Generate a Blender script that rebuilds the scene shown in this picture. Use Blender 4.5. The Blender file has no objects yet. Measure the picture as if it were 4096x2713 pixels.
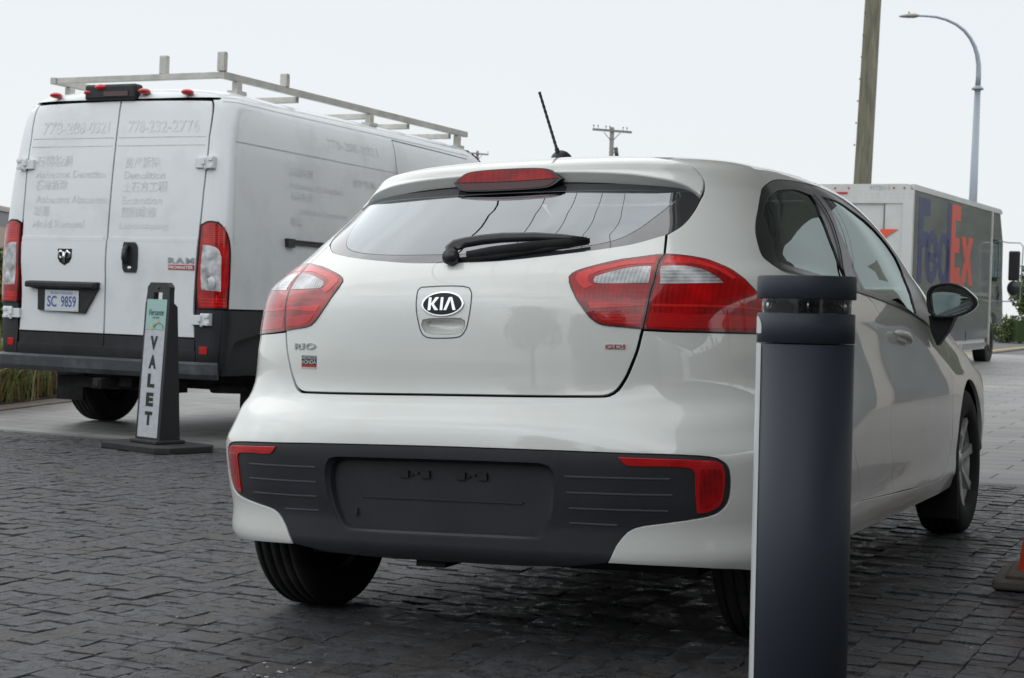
import bpy, bmesh, math, random
import numpy as np
from mathutils import Vector, Matrix
from mathutils.geometry import delaunay_2d_cdt
random.seed(7); rng = np.random.default_rng(7)
sc = bpy.context.scene
COL = sc.collection
# ---- camera ---------------------------------------------------------------
cd = bpy.data.cameras.new('camera'); cam = bpy.data.objects.new('camera', cd); COL.objects.link(cam); sc.camera = cam
cd.sensor_width = 36; cd.lens = 36*6600/4096; cd.clip_start = .05; cd.clip_end = 2500
Rt, Fw, Up = Vector((.9994, .0006, .0340)), Vector((0, .99985, -.0172)), Vector((-.0340, .0172, .9993))
cam.matrix_world = Matrix(((Rt.x, Up.x, -Fw.x, 0), (Rt.y, Up.y, -Fw.y, 0), (Rt.z, Up.z, -Fw.z, .99), (0, 0, 0, 1)))
cd.dof.use_dof = True; cd.dof.focus_distance = 4.9; cd.dof.aperture_fstop = 13
# ---- sky ------------------------------------------------------------------
SUN_EL, SUN_AZ = math.radians(52), math.radians(-25)
w = bpy.data.worlds.new('World'); sc.world = w; w.use_nodes = True
nt = w.node_tree; nt.nodes.clear(); L = nt.links.new
def nn(t, **k):
    n = nt.nodes.new(t)
    for a, b in k.items(): setattr(n, a, b)
    return n
tc = nn('ShaderNodeTexCoord'); out = nn('ShaderNodeOutputWorld')
sky = nn('ShaderNodeTexSky', sky_type='NISHITA', sun_disc=False, sun_elevation=SUN_EL, sun_rotation=SUN_AZ)
b1 = nn('ShaderNodeBackground'); L(sky.outputs[0], b1.inputs[0]); b1.inputs[1].default_value = .008
sep = nn('ShaderNodeSeparateXYZ'); L(tc.outputs['Generated'], sep.inputs[0])
# cloud deck: bright and even low in the north, greyer and broken overhead and behind
mp = nn('ShaderNodeMapping'); mp.inputs['Scale'].default_value = (1.2, 1.2, 3.0); L(tc.outputs['Generated'], mp.inputs[0])
nz = nn('ShaderNodeTexNoise'); nz.inputs['Scale'].default_value = 2.6; nz.inputs['Detail'].default_value = 6; nz.inputs['Distortion'].default_value = .6; L(mp.outputs[0], nz.inputs[0])
cr = nn('ShaderNodeValToRGB'); e = cr.color_ramp.elements; e[0].position = .34; e[0].color = (.62, .65, .69, 1); e[1].position = .66; e[1].color = (1.12, 1.15, 1.16, 1); L(nz.outputs[0], cr.inputs[0])
mr = nn('ShaderNodeMapRange', interpolation_type='SMOOTHSTEP'); mr.inputs[1].default_value = .15; mr.inputs[2].default_value = .90; L(sep.outputs['Y'], mr.inputs[0])
mxc = nn('ShaderNodeMix', data_type='RGBA'); L(mr.outputs[0], mxc.inputs[0]); L(cr.outputs[0], mxc.inputs[6]); mxc.inputs[7].default_value = (.748, .776, .796, 1)
el = nn('ShaderNodeValToRGB'); q = el.color_ramp; q.elements[0].position = 0.0; q.elements[0].color = (.5, .5, .5, 1); q.elements[1].position = 1.0; q.elements[1].color = (1, 1, 1, 1)
for ps_, vl_ in ((.12, .85), (.34, 1.8), (.62, 1.6), (.85, 1.0)): z_ = q.elements.new(ps_); z_.color = (vl_, vl_, vl_, 1)
L(sep.outputs['Z'], el.inputs[0])
mxd = nn('ShaderNodeMix', data_type='RGBA', blend_type='MULTIPLY'); mxd.inputs[0].default_value = 1; L(cr.outputs[0], mxd.inputs[6]); L(el.outputs[0], mxd.inputs[7]); L(mxd.outputs[2], mxc.inputs[6])
b2 = nn('ShaderNodeBackground'); L(mxc.outputs[2], b2.inputs[0]); b2.inputs[1].default_value = 1.0
ad = nn('ShaderNodeAddShader'); L(b1.outputs[0], ad.inputs[0]); L(b2.outputs[0], ad.inputs[1]); L(ad.outputs[0], out.inputs[0])
sd = bpy.data.lights.new('sun', 'SUN'); sun = bpy.data.objects.new('sun', sd); COL.objects.link(sun)
sd.energy = .6; sd.angle = math.radians(75); sd.color = (1, .97, .93)
sun.rotation_euler = (math.radians(90)-SUN_EL, 0, math.radians(180)-SUN_AZ)
sun.rotation_euler = Vector((math.sin(SUN_AZ)*math.cos(SUN_EL), math.cos(SUN_AZ)*math.cos(SUN_EL), math.sin(SUN_EL))).to_track_quat('Z', 'Y').to_euler()
vs = sc.view_settings; vs.view_transform = 'Standard'; vs.look = 'None'; vs.exposure = .1; vs.gamma = 1; vs.use_curve_mapping = False
sc.cycles.max_bounces = 8; sc.cycles.transparent_max_bounces = 12; sc.cycles.sample_clamp_indirect = 6

# ---- materials ------------------------------------------------------------
def mat(name, col, rough=.5, metal=0., coat=0., spec=.5, crough=.03, noise=None, bump=None, emit=None, trans=0., vary=0.):
    m = bpy.data.materials.new(name); m.use_nodes = True; t = m.node_tree; b = t.nodes['Principled BSDF']
    b.inputs['Base Color'].default_value = (*col, 1); b.inputs['Roughness'].default_value = rough; b.inputs['Metallic'].default_value = metal
    b.inputs['Coat Weight'].default_value = coat; b.inputs['Coat Roughness'].default_value = crough; b.inputs['Specular IOR Level'].default_value = spec
    b.inputs['Transmission Weight'].default_value = trans
    if emit: b.inputs['Emission Color'].default_value = (*emit[:3], 1); b.inputs['Emission Strength'].default_value = emit[3]
    tcn = t.nodes.new('ShaderNodeTexCoord')
    if noise:                       # (scale, second colour, low, high[, stretch])
        n = t.nodes.new('ShaderNodeTexNoise'); n.inputs['Scale'].default_value = noise[0]; n.inputs['Detail'].default_value = 8; n.inputs['Roughness'].default_value = .62
        src = tcn.outputs['Object']
        if len(noise) > 4:
            mpn = t.nodes.new('ShaderNodeMapping'); mpn.inputs['Scale'].default_value = noise[4]; t.links.new(src, mpn.inputs[0]); src = mpn.outputs[0]
        t.links.new(src, n.inputs['Vector'])
        r = t.nodes.new('ShaderNodeMapRange'); r.inputs[1].default_value = noise[2]; r.inputs[2].default_value = noise[3]; t.links.new(n.outputs[0], r.inputs[0])
        mx = t.nodes.new('ShaderNodeMix'); mx.data_type = 'RGBA'; mx.inputs[6].default_value = (*col, 1); mx.inputs[7].default_value = (*noise[1], 1)
        t.links.new(r.outputs[0], mx.inputs[0]); t.links.new(mx.outputs[2], b.inputs['Base Color'])
        if vary:
            r2 = t.nodes.new('ShaderNodeMapRange'); r2.inputs[3].default_value = rough; r2.inputs[4].default_value = rough+vary; t.links.new(r.outputs[0], r2.inputs[0]); t.links.new(r2.outputs[0], b.inputs['Roughness'])
    if bump:                        # (scale, strength, distance)
        n = t.nodes.new('ShaderNodeTexNoise'); n.inputs['Scale'].default_value = bump[0]; n.inputs['Detail'].default_value = 6; t.links.new(tcn.outputs['Object'], n.inputs['Vector'])
        bp = t.nodes.new('ShaderNodeBump'); bp.inputs['Strength'].default_value = bump[1]; bp.inputs['Distance'].default_value = bump[2]
        t.links.new(n.outputs[0], bp.inputs['Height']); t.links.new(bp.outputs[0], b.inputs['Normal'])
    return m
def glass_mat(name, tint, f0=.05, rough=.0, haze=0.0, boost=1.0, gcol=(1, 1, 1)):
    m = bpy.data.materials.new(name); m.use_nodes = True; t = m.node_tree; t.nodes.clear(); k = t.links.new
    o = t.nodes.new('ShaderNodeOutputMaterial'); tr = t.nodes.new('ShaderNodeBsdfTransparent'); tr.inputs[0].default_value = (*tint, 1)
    gl = t.nodes.new('ShaderNodeBsdfGlossy'); gl.inputs['Roughness'].default_value = rough; gl.inputs[0].default_value = (*gcol, 1)
    fr = t.nodes.new('ShaderNodeFresnel'); fr.inputs[0].default_value = 1.5
    mu = t.nodes.new('ShaderNodeMath'); mu.operation = 'MULTIPLY_ADD'; mu.inputs[1].default_value = boost; mu.inputs[2].default_value = f0; mu.use_clamp = True; k(fr.outputs[0], mu.inputs[0])
    mx = t.nodes.new('ShaderNodeMixShader'); k(mu.outputs[0], mx.inputs[0]); k(tr.outputs[0], mx.inputs[1]); k(gl.outputs[0], mx.inputs[2]); k(mx.outputs[0], o.inputs[0])
    return m
def lens_mat(name, col, scale=(1, 1, 1), dark=.35, axis=0, rib=260., coat=1.0, rough=.25):
    """ribbed coloured lamp lens with a gloss skin"""
    m = mat(name, col, rough, 0, coat, .2, .02); t = m.node_tree; b = t.nodes['Principled BSDF']; k = t.links.new
    tcn = t.nodes.new('ShaderNodeTexCoord'); sp = t.nodes.new('ShaderNodeSeparateXYZ'); k(tcn.outputs['Object'], sp.inputs[0])
    mu = t.nodes.new('ShaderNodeMath'); mu.operation = 'MULTIPLY'; mu.inputs[1].default_value = rib; k(sp.outputs[axis], mu.inputs[0])
    si = t.nodes.new('ShaderNodeMath'); si.operation = 'SINE'; k(mu.outputs[0], si.inputs[0])
    n = t.nodes.new('ShaderNodeTexNoise'); n.inputs['Scale'].default_value = 14; n.inputs['Detail'].default_value = 5; k(tcn.outputs['Object'], n.inputs['Vector'])
    a = t.nodes.new('ShaderNodeMath'); a.operation = 'MULTIPLY_ADD'; a.inputs[1].default_value = .05; k(si.outputs[0], a.inputs[0]); k(n.outputs[0], a.inputs[2])
    r = t.nodes.new('ShaderNodeMapRange'); r.inputs[1].default_value = .3; r.inputs[2].default_value = .75; k(a.outputs[0], r.inputs[0])
    mx = t.nodes.new('ShaderNodeMix'); mx.data_type = 'RGBA'; mx.inputs[6].default_value = (*[c*dark for c in col], 1); mx.inputs[7].default_value = (*col, 1)
    k(r.outputs[0], mx.inputs[0]); k(mx.outputs[2], b.inputs['Base Color'])
    bp = t.nodes.new('ShaderNodeBump'); bp.inputs['Strength'].default_value = .12; bp.inputs['Distance'].default_value = .0006; k(si.outputs[0], bp.inputs['Height']); k(bp.outputs[0], b.inputs['Normal'])
    return m
M = {}
M['paint'] = mat('pearl_white_paint', (.755, .775, .740), .38, 0, 1.0, .5, .012, noise=(3.0, (.72, .715, .66), .45, .8))
M['vanpaint'] = mat('van_white_paint', (.76, .79, .80), .42, 0, .7, .5, .06, noise=(2.2, (.62, .64, .65), .5, .78))
M['ghost'] = mat('removed_lettering_residue', (.75, .78, .79), .5, 0, .5, .5, .08, noise=(14, (.57, .595, .605), .40, .66))
M['ghost2'] = mat('removed_lettering_trace', (.74, .77, .78), .5, 0, .5, .5, .08, noise=(16, (.61, .635, .645), .44, .66))
M['bplastic'] = mat('black_grained_plastic', (.022, .024, .028), .5, 0, 0, .45, bump=(900, .25, .0006), noise=(5, (.034, .036, .042), .4, .75))
M['gplastic'] = mat('grey_black_plastic', (.016, .017, .020), .48, 0, 0, .4, bump=(500, .2, .0005), noise=(4, (.034, .036, .041), .45, .8))
M['gloss'] = mat('gloss_black_trim', (.012, .013, .015), .12, 0, .6, .5)
M['satin'] = mat('satin_black_trim', (.018, .018, .02), .32, 0, .1, .5)
M['frit'] = mat('dark_glass_edge', (.03, .032, .036), .03, .0, 1.0, 1.0, .0); M['frit'].node_tree.nodes['Principled BSDF'].inputs['Coat IOR'].default_value = 1.5
M['rubber'] = mat('tyre_rubber', (.010, .010, .011), .75, 0, 0, .35, bump=(220, .3, .001), noise=(9, (.03, .029, .028), .45, .75))
M['lining'] = mat('cabin_lining', (.03, .03, .032), .85)
M['seat'] = mat('seat_cloth', (.035, .036, .04), .9)
M['glassr'] = glass_mat('rear_window_glass', (.20, .24, .24), .16, 0, boost=1.6, gcol=(.90, .96, 1.0))
M['glasss'] = glass_mat('side_window_glass', (.08, .13, .12), .04, 0, boost=.75, gcol=(.88, 1.0, .96))
M['glassw'] = glass_mat('windscreen_glass', (.60, .68, .66), .02)
M['red'] = lens_mat('red_lamp_lens', (.60, .002, .004), dark=.34, axis=0, rib=520)
M['redhi'] = lens_mat('bright_red_lamp_lens', (.80, .02, .015), dark=.7, axis=0, rib=300)
M['redrefl'] = lens_mat('red_reflector_lens', (.62, .008, .010), dark=.72, axis=2, rib=700)
M['clear'] = lens_mat('clear_lamp_lens', (.85, .87, .88), dark=.16, axis=0, rib=620, rough=.12)
M['clearh'] = lens_mat('clear_ribbed_lens', (.88, .89, .90), dark=.16, axis=2, rib=700, rough=.12)
M['chrome'] = mat('chrome', (.78, .79, .80), .08, 1.0)
M['alloy'] = mat('silver_alloy', (.55, .56, .56), .38, .5, .3)
M['disc'] = mat('brake_metal', (.10, .095, .09), .5, .8)
M['badgeblack'] = mat('badge_black', (.006, .007, .009), .3, 0, 0, .3)
M['badgered'] = mat('badge_red', (.45, .02, .02), .25, 0, .5)
M['white'] = mat('white_vinyl', (.72, .74, .75), .45)
M['black'] = mat('black_vinyl', (.012, .012, .013), .5)
M['alum'] = mat('weathered_aluminium', (.60, .59, .55), .55, .35, noise=(6, (.40, .385, .35), .4, .75))
M['steel'] = mat('galvanised_steel', (.33, .37, .41), .5, .35)

M['paint'].node_tree.nodes['Principled BSDF'].inputs['Coat IOR'].default_value = 1.7
M['letchrome'] = mat('badge_chrome', (.42, .43, .44), .14, 1.0)
# ---- parametric body surfaces --------------------------------------------
def pchip(xs, ys, x):
    xs = np.asarray(xs, float); ys = np.asarray(ys, float); h = np.diff(xs); d = np.diff(ys)/h
    m = np.zeros(len(xs)); m[0] = d[0]; m[-1] = d[-1]
    for i in range(1, len(xs)-1):
        if d[i-1]*d[i] > 0:
            w1 = 2*h[i]+h[i-1]; w2 = h[i]+2*h[i-1]; m[i] = (w1+w2)/(w1/d[i-1]+w2/d[i])
    i = np.clip(np.searchsorted(xs, x, side='right')-1, 0, len(xs)-2); t = (x-xs[i])/h[i]
    return ys[i]*(2*t**3-3*t*t+1)+h[i]*m[i]*(t**3-2*t*t+t)+ys[i+1]*(-2*t**3+3*t*t)+h[i]*m[i+1]*(t**3-t*t)

class Surf:
    """a car or van skin: rows (z, rear y, rear half width, corner length, squareness, side half width, front y, front half width).
    U runs in metres from the middle of the rear, round the corner and along the flank; V runs up the skin."""
    def __init__(s, rows, A, B, Cc, FY, flat=False, xo=2.0, fn=(3.0, 2.2), ramp=.35):
        s.R = np.array(rows, float); s.A, s.B, s.C, s.FY = A, B, Cc, FY
        s.x = np.arange(len(s.R), dtype=float); s.xo = xo; s.fn = fn; s.ramp = ramp
        v = [0.]
        for a, b in zip(s.R[:-1], s.R[1:]):
            dz = b[0]-a[0]
            if flat: d = max(dz, min(np.hypot(dz, abs(b[5]-a[5])), .3))
            else: d = min(np.hypot(dz, abs(b[1]-a[1])*.75), .2) if b[0] > 1.0 else np.hypot(dz, min(abs(b[1]-a[1]), .03))
            v.append(v[-1]+d)
        s.VT = np.array(v)
    def par(s, V):
        t = np.interp(V, s.VT, s.x); return [pchip(s.x, s.R[:, k], t) for k in range(8)]
    def P(s, U, V):
        U = np.asarray(U, float); V = np.asarray(V, float)
        sg = np.where(U < 0, -1., 1.); u = np.abs(U); z, y0, wc, D, n, W, yf, wf = s.par(V)
        ph = np.clip(u/s.A, 0, 1)*np.pi/2; sn = np.maximum(np.sin(ph), 1e-9); cs = np.cos(ph); r = np.ones_like(ph*z)
        for _ in range(14):
            f = (r*sn)**n+(r*cs)**s.xo-1; df = n*(r*sn)**n/r+s.xo*np.maximum(r*cs, 1e-9)**s.xo/r; r = r-f/df
        x = wc*r*sn; y = y0+D*(1-r*cs); yc = y0+D; k = np.clip((u-s.A)/s.B, 0, 1)
        sm = lambda q: (lambda c: c*c*(3-2*c))(np.clip(q, 0, 1))
        x1 = wf+(W-wf)*.75
        xs = wc+(W-wc)*sm(k/s.ramp)+(x1-W)*sm((k-.7)/.3); ys = yc+(yf-s.FY-yc)*k
        x = np.where(u > s.A, xs, x); y = np.where(u > s.A, ys, y)
        b = np.clip((u-s.A-s.B)/s.C, 0, 1)*np.pi/2; sb = np.maximum(np.sin(b), 1e-9); cb = np.maximum(np.cos(b), 1e-9); r = np.ones_like(b*z)
        p, q = s.fn
        for _ in range(14):
            f = (r*cb)**p+(r*sb)**q-1; df = (p*(r*cb)**p+q*(r*sb)**q)/r; r = r-f/df
        x = np.where(u > s.A+s.B, x1*r*cb, x); y = np.where(u > s.A+s.B, yf-s.FY+s.FY*r*sb, y)
        return np.stack([sg*x, y, z+0*x], -1)
    def N(s, U, V, e=2e-3):
        U = np.asarray(U, float); V = np.asarray(V, float)
        a = s.P(U+e, V)-s.P(U-e, V); b = s.P(U, np.minimum(V+e, s.VT[-1]))-s.P(U, np.maximum(V-e, 0))
        n = np.cross(a, b); l = np.linalg.norm(n, axis=-1, keepdims=True); return n/np.maximum(l, 1e-12)
    def vz(s, z):
        vv = np.linspace(0, s.VT[-1], 3000); return float(np.interp(z, s.par(vv)[0], vv))
    def uy(s, y, V):
        uu = np.linspace(s.A*.3, s.A+s.B+s.C, 4000); return float(np.interp(y, s.P(uu, np.full(4000, V))[:, 1], uu))
    def ux(s, x, V):
        uu = np.linspace(0, s.A, 2000); r = float(np.interp(abs(x), s.P(uu, np.full(2000, V))[:, 0], uu)); return math.copysign(r, x)
VAN_ROWS = [(.40,.06,.95,.08,8,.95,5.85,.80),(.50,.02,.99,.09,8,.99,5.95,.85),(.62,.0,1.005,.10,9,1.01,6.0,.88),(.90,.0,1.018,.10,9,1.025,5.9,.90),(1.20,.0,1.018,.10,9,1.025,5.6,.90),
 (1.50,.012,1.012,.11,9,1.018,5.25,.88),(1.80,.035,.998,.12,8,1.0,5.0,.86),(2.05,.062,.980,.13,8,.98,4.8,.84),(2.25,.088,.96,.14,7.5,.955,4.62,.82),(2.36,.105,.94,.16,7,.925,4.52,.80),(2.42,.120,.905,.18,6,.885,4.44,.77),(2.465,.150,.85,.22,5,.82,4.36,.72),(2.50,.22,.72,.3,4.5,.68,4.24,.60),(2.525,.40,.40,.3,4,.40,4.0,.36),(2.54,.9,.02,.2,3,.02,3.4,.02)]
# ---- object helpers -------------------------------------------------------
def link(o, parent=None):
    COL.objects.link(o)
    if parent is not None: o.parent = parent
    return o
def thing(name, label, cat, loc=(0, 0, 0), rotz=0., group=None, mw=None):
    o = bpy.data.objects.new(name, None); link(o); o.empty_display_size = .2
    if mw is not None: o.matrix_world = mw
    else: o.location = loc; o.rotation_euler = (0, 0, rotz)
    o['label'] = label; o['category'] = cat
    if group: o['group'] = group
    return o
def tag(o, label, cat, group=None):
    o['label'] = label; o['category'] = cat
    if group: o['group'] = group
    return o
def mesh_obj(name, V, F, m, parent=None, smooth=False, normals=None, bevel=0., label=None, fm=None):
    me = bpy.data.meshes.new(name); me.from_pydata([tuple(map(float, v)) for v in V], [], [tuple(map(int, f)) for f in F]); me.update()
    for mm in (m if isinstance(m, (list, tuple)) else [m]): me.materials.append(mm)
    if fm is not None: me.polygons.foreach_set('material_index', fm)
    if smooth or normals is not None: me.polygons.foreach_set('use_smooth', [True]*len(me.polygons))
    if normals is not None: me.normals_split_custom_set_from_vertices([tuple(map(float, n)) for n in normals])
    o = bpy.data.objects.new(name, me); link(o, parent)
    if bevel:
        b = o.modifiers.new('edge', 'BEVEL'); b.width = bevel; b.segments = 2; b.limit_method = 'ANGLE'; b.angle_limit = .6; b.harden_normals = False
    if label: o['label'] = label
    return o
class MB:
    def __init__(s): s.V = []; s.F = []; s.S = []
    def add(s, V, F, sm=False):
        n = len(s.V); s.V += [tuple(v) for v in V]; s.F += [tuple(i+n for i in f) for f in F]; s.S += [sm]*len(F); return s
    def box(s, c, d, rz=0., rx=0., ry=0., tap=1.0):
        R = Matrix.Rotation(rz, 3, 'Z') @ Matrix.Rotation(rx, 3, 'X') @ Matrix.Rotation(ry, 3, 'Y'); V = []
        for k in (-1, 1):
            q = tap if k > 0 else 1
            for j in (-1, 1):
                for i in (-1, 1): V.append(R @ Vector((i*d[0]/2*q, j*d[1]/2*q, k*d[2]/2))+Vector(c))
        return s.add(V, [(0, 2, 3, 1), (4, 5, 7, 6), (0, 1, 5, 4), (2, 6, 7, 3), (0, 4, 6, 2), (1, 3, 7, 5)])
    def tube(s, P, r, n=12, cap=True, sx=1.0, up=None):
        P = [Vector(p) for p in P]; rr = r if isinstance(r, (list, tuple)) else [r]*len(P); V = []; F = []
        t0 = (P[1]-P[0]).normalized(); a = (Vector(up) if up else (Vector((0, 0, 1)) if abs(t0.z) < .9 else Vector((1, 0, 0))))
        for i, p in enumerate(P):
            t = (P[min(i+1, len(P)-1)]-P[max(i-1, 0)]).normalized(); a = (a-t*a.dot(t)).normalized(); b = t.cross(a)
            for k in range(n):
                g = 2*math.pi*k/n; V.append(p+a*math.cos(g)*rr[i]+b*math.sin(g)*rr[i]*sx)
        for i in range(len(P)-1):
            for k in range(n): F.append((i*n+k, (i+1)*n+k, (i+1)*n+(k+1) % n, i*n+(k+1) % n))
        if cap: F.append(tuple(range(n))); F.append(tuple(reversed(range((len(P)-1)*n, len(P)*n))))
        return s.add(V, [f[::-1] for f in F], True)
    def lathe(s, prof, c=(0, 0, 0), axis='Z', n=48, a0=0., a1=2*math.pi):
        V = []; F = []; full = abs(a1-a0-2*math.pi) < 1e-6; m = n if full else n+1
        for k in range(m):
            g = a0+(a1-a0)*k/n; cs, sn = math.cos(g), math.sin(g)
            for r, h in prof:
                p = (r*cs, r*sn, h) if axis == 'Z' else ((h, r*cs, r*sn) if axis == 'X' else (r*sn, h, r*cs))
                V.append((p[0]+c[0], p[1]+c[1], p[2]+c[2]))
        q = len(prof)
        for k in range(n):
            k2 = (k+1) % m
            for i in range(q-1): F.append((k*q+i, k2*q+i, k2*q+i+1, k*q+i+1))
        return s.add(V, F, True)
    def prism(s, poly, y0, y1, plane='XZ', sm=False):
        n = len(poly); f = {'XZ': lambda a, b, t: (a, t, b), 'YZ': lambda a, b, t: (t, a, b), 'XY': lambda a, b, t: (a, b, t)}[plane]
        V = [f(a, b, y0) for a, b in poly]+[f(a, b, y1) for a, b in poly]
        return s.add(V, [tuple(range(n)), tuple(range(2*n-1, n-1, -1))]+[(i, (i+1) % n+0, (i+1) % n+n, i+n)[::-1] for i in range(n)], sm)
    def ball(s, c, r, n=16, m=10):
        V = []; F = []
        for j in range(m+1):
            t = math.pi*j/m
            for k in range(n):
                g = 2*math.pi*k/n; V.append((c[0]+r[0]*math.sin(t)*math.cos(g), c[1]+r[1]*math.sin(t)*math.sin(g), c[2]+r[2]*math.cos(t)))
        for j in range(m):
            for k in range(n): F.append((j*n+k, (j+1)*n+k, (j+1)*n+(k+1) % n, j*n+(k+1) % n))
        return s.add(V, F, True)
    def build(s, name, m, parent=None, bevel=0., label=None, xf=None, recalc=True):
        V = s.V if xf is None else [xf @ Vector(v) for v in s.V]
        o = mesh_obj(name, V, s.F, m, parent, bevel=bevel, label=label)
        o.data.polygons.foreach_set('use_smooth', s.S)
        bm = bmesh.new(); bm.from_mesh(o.data); bmesh.ops.remove_doubles(bm, verts=bm.verts, dist=1e-6)
        if recalc: bmesh.ops.recalc_face_normals(bm, faces=bm.faces)
        bm.to_mesh(o.data); bm.free(); return o
def area2(p): return sum(p[i][0]*p[(i+1) % len(p)][1]-p[(i+1) % len(p)][0]*p[i][1] for i in range(len(p)))/2
def round_poly(pts, h=.012, ang=38, sharp=False):
    """Catmull-Rom through the outline, keeping sharp corners, resampled to step h"""
    n = len(pts); P = [np.array(p, float) for p in pts]; cor = []
    for i in range(n):
        a = P[i]-P[i-1]; b = P[(i+1) % n]-P[i]; c = np.dot(a, b)/max(1e-9, np.linalg.norm(a)*np.linalg.norm(b)); cor.append(sharp or math.degrees(math.acos(max(-1, min(1, c)))) > ang)
    out = []
    for i in range(n):
        p1, p2 = P[i], P[(i+1) % n]; p0 = P[i-1] if not cor[i] else 2*p1-p2; p3 = P[(i+2) % n] if not cor[(i+1) % n] else 2*p2-p1
        l = np.linalg.norm(p2-p1); m = max(1, int(math.ceil(l/h)))
        if cor[i] and cor[(i+1) % n]:
            for k in range(m): out.append(p1+(p2-p1)*k/m)
            continue
        d0 = np.linalg.norm(p1-p0)+1e-6; d1 = l+1e-6; d2 = np.linalg.norm(p3-p2)+1e-6
        m1 = (p2-p0)/(d0+d1)*d1; m2 = (p3-p1)/(d1+d2)*d1
        for k in range(m):
            t = k/m; out.append(p1*(2*t**3-3*t*t+1)+m1*(t**3-2*t*t+t)+p2*(-2*t**3+3*t*t)+m2*(t**3-t*t))
    return out
def inside(pt, poly):
    x, y = pt[:, 0], pt[:, 1]; r = np.zeros(len(pt), bool); q = np.array(poly); j = len(q)-1
    for i in range(len(q)):
        xi, yi, xj, yj = q[i, 0], q[i, 1], q[j, 0], q[j, 1]
        if yi != yj:
            c = ((yi > y) != (yj > y)) & (x < (xj-xi)*(y-yi)/(yj-yi)+xi); r ^= c
        j = i
    return r
def patch(S, poly, name, m, parent, holes=(), off=0., gap=.0009, r=.0014, depth=.012, h=.024, eh=None, mir=False, label=None, sm=True, ang=38, rim=True, dish=None):
    eh = eh or h*.6
    loops = []
    for k, p in enumerate([poly]+list(holes)):
        q = round_poly(p, eh, ang, not sm)
        if (area2(q) > 0) != (k == 0): q = q[::-1]
        loops.append(q)
    B = np.array([p for l in loops for p in l]); lo, hi = np.array(loops[0]).min(0), np.array(loops[0]).max(0)
    gx, gy = np.meshgrid(np.arange(lo[0]+h/2, hi[0], h), np.arange(lo[1]+h/2, hi[1], h)); G = np.stack([gx.ravel(), gy.ravel()], 1)
    if len(G):
        ok = inside(G, loops[0])
        for l in loops[1:]: ok &= ~inside(G, l)
        G = G[ok]
        if len(G):
            dmin = np.full(len(G), 9.)
            for i in range(0, len(B), 64): dmin = np.minimum(dmin, np.sqrt(((G[:, None]-B[None, i:i+64])**2).sum(-1)).min(1))
            G = G[dmin > max(h*.42, (gap+r)*1.6)]
    P2 = np.vstack([B, G]) if len(G) else B; ed = []; i0 = 0
    for l in loops: ed += [(i0+k, i0+(k+1) % len(l)) for k in range(len(l))]; i0 += len(l)
    v, e2, f, ov, oe, of = delaunay_2d_cdt([Vector(p) for p in P2], ed, [], 0, 1e-7)
    v = np.array([(p[0], p[1]) for p in v]); f = [t for t in f if len(t) == 3]
    mp_ = {}
    for i, o_ in enumerate(ov):
        for q in o_: mp_[q] = i
    f = np.array(f); c = v[f].mean(1); ok = inside(c, loops[0])
    for l in loops[1:]: ok &= ~inside(c, l)
    f = f[ok]; P = S.P(v[:, 0], v[:, 1]); N = S.N(v[:, 0], v[:, 1])
    a = v[f[:, 1]]-v[f[:, 0]]; b = v[f[:, 2]]-v[f[:, 0]]; flip = (a[:, 0]*b[:, 1]-a[:, 1]*b[:, 0]) < 0
    f[flip] = f[flip][:, ::-1]
    O = off+np.zeros(len(v))
    if dish is not None: O = O+dish(v)
    P = P+N*O[:, None]; F = [tuple(t) for t in f]; V = list(P); NN = list(N); i0 = 0
    if rim:
        for l in loops:
            n = len(l); idx = [mp_[i0+k] for k in range(n)]; i0 += n; base = len(V); R1 = []; R2 = []; R3 = []; N1 = []; N2 = []
            Q = [P[i].copy() for i in idx]
            for k in range(n):
                T = Q[(k+1) % n]-Q[k-1]; T /= max(1e-9, np.linalg.norm(T)); nn_ = N[idx[k]]; inw = np.cross(nn_, T); inw /= max(1e-9, np.linalg.norm(inw))
                V[idx[k]] = Q[k]+inw*(gap+r); R1.append(Q[k]+inw*(gap+.3*r)-nn_*.3*r); R2.append(Q[k]+inw*gap-nn_*r); R3.append(Q[k]+inw*gap-nn_*depth)
                t = nn_-inw; N1.append(t/np.linalg.norm(t)); N2.append(-inw)
            V += R1+R2+R3; NN += N1+N2+N2
            for k in range(n):
                k2 = (k+1) % n
                F.append((idx[k2], idx[k], base+k, base+k2)); F.append((base+k2, base+k, base+n+k, base+n+k2)); F.append((base+n+k2, base+n+k, base+2*n+k, base+2*n+k2))
    V = np.array(V); NN = np.array(NN)
    if mir: V = V*[-1, 1, 1]; NN = NN*[-1, 1, 1]; F = [t[::-1] for t in F]
    return mesh_obj(name, V, F, m, parent, normals=NN, label=label)
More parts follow.
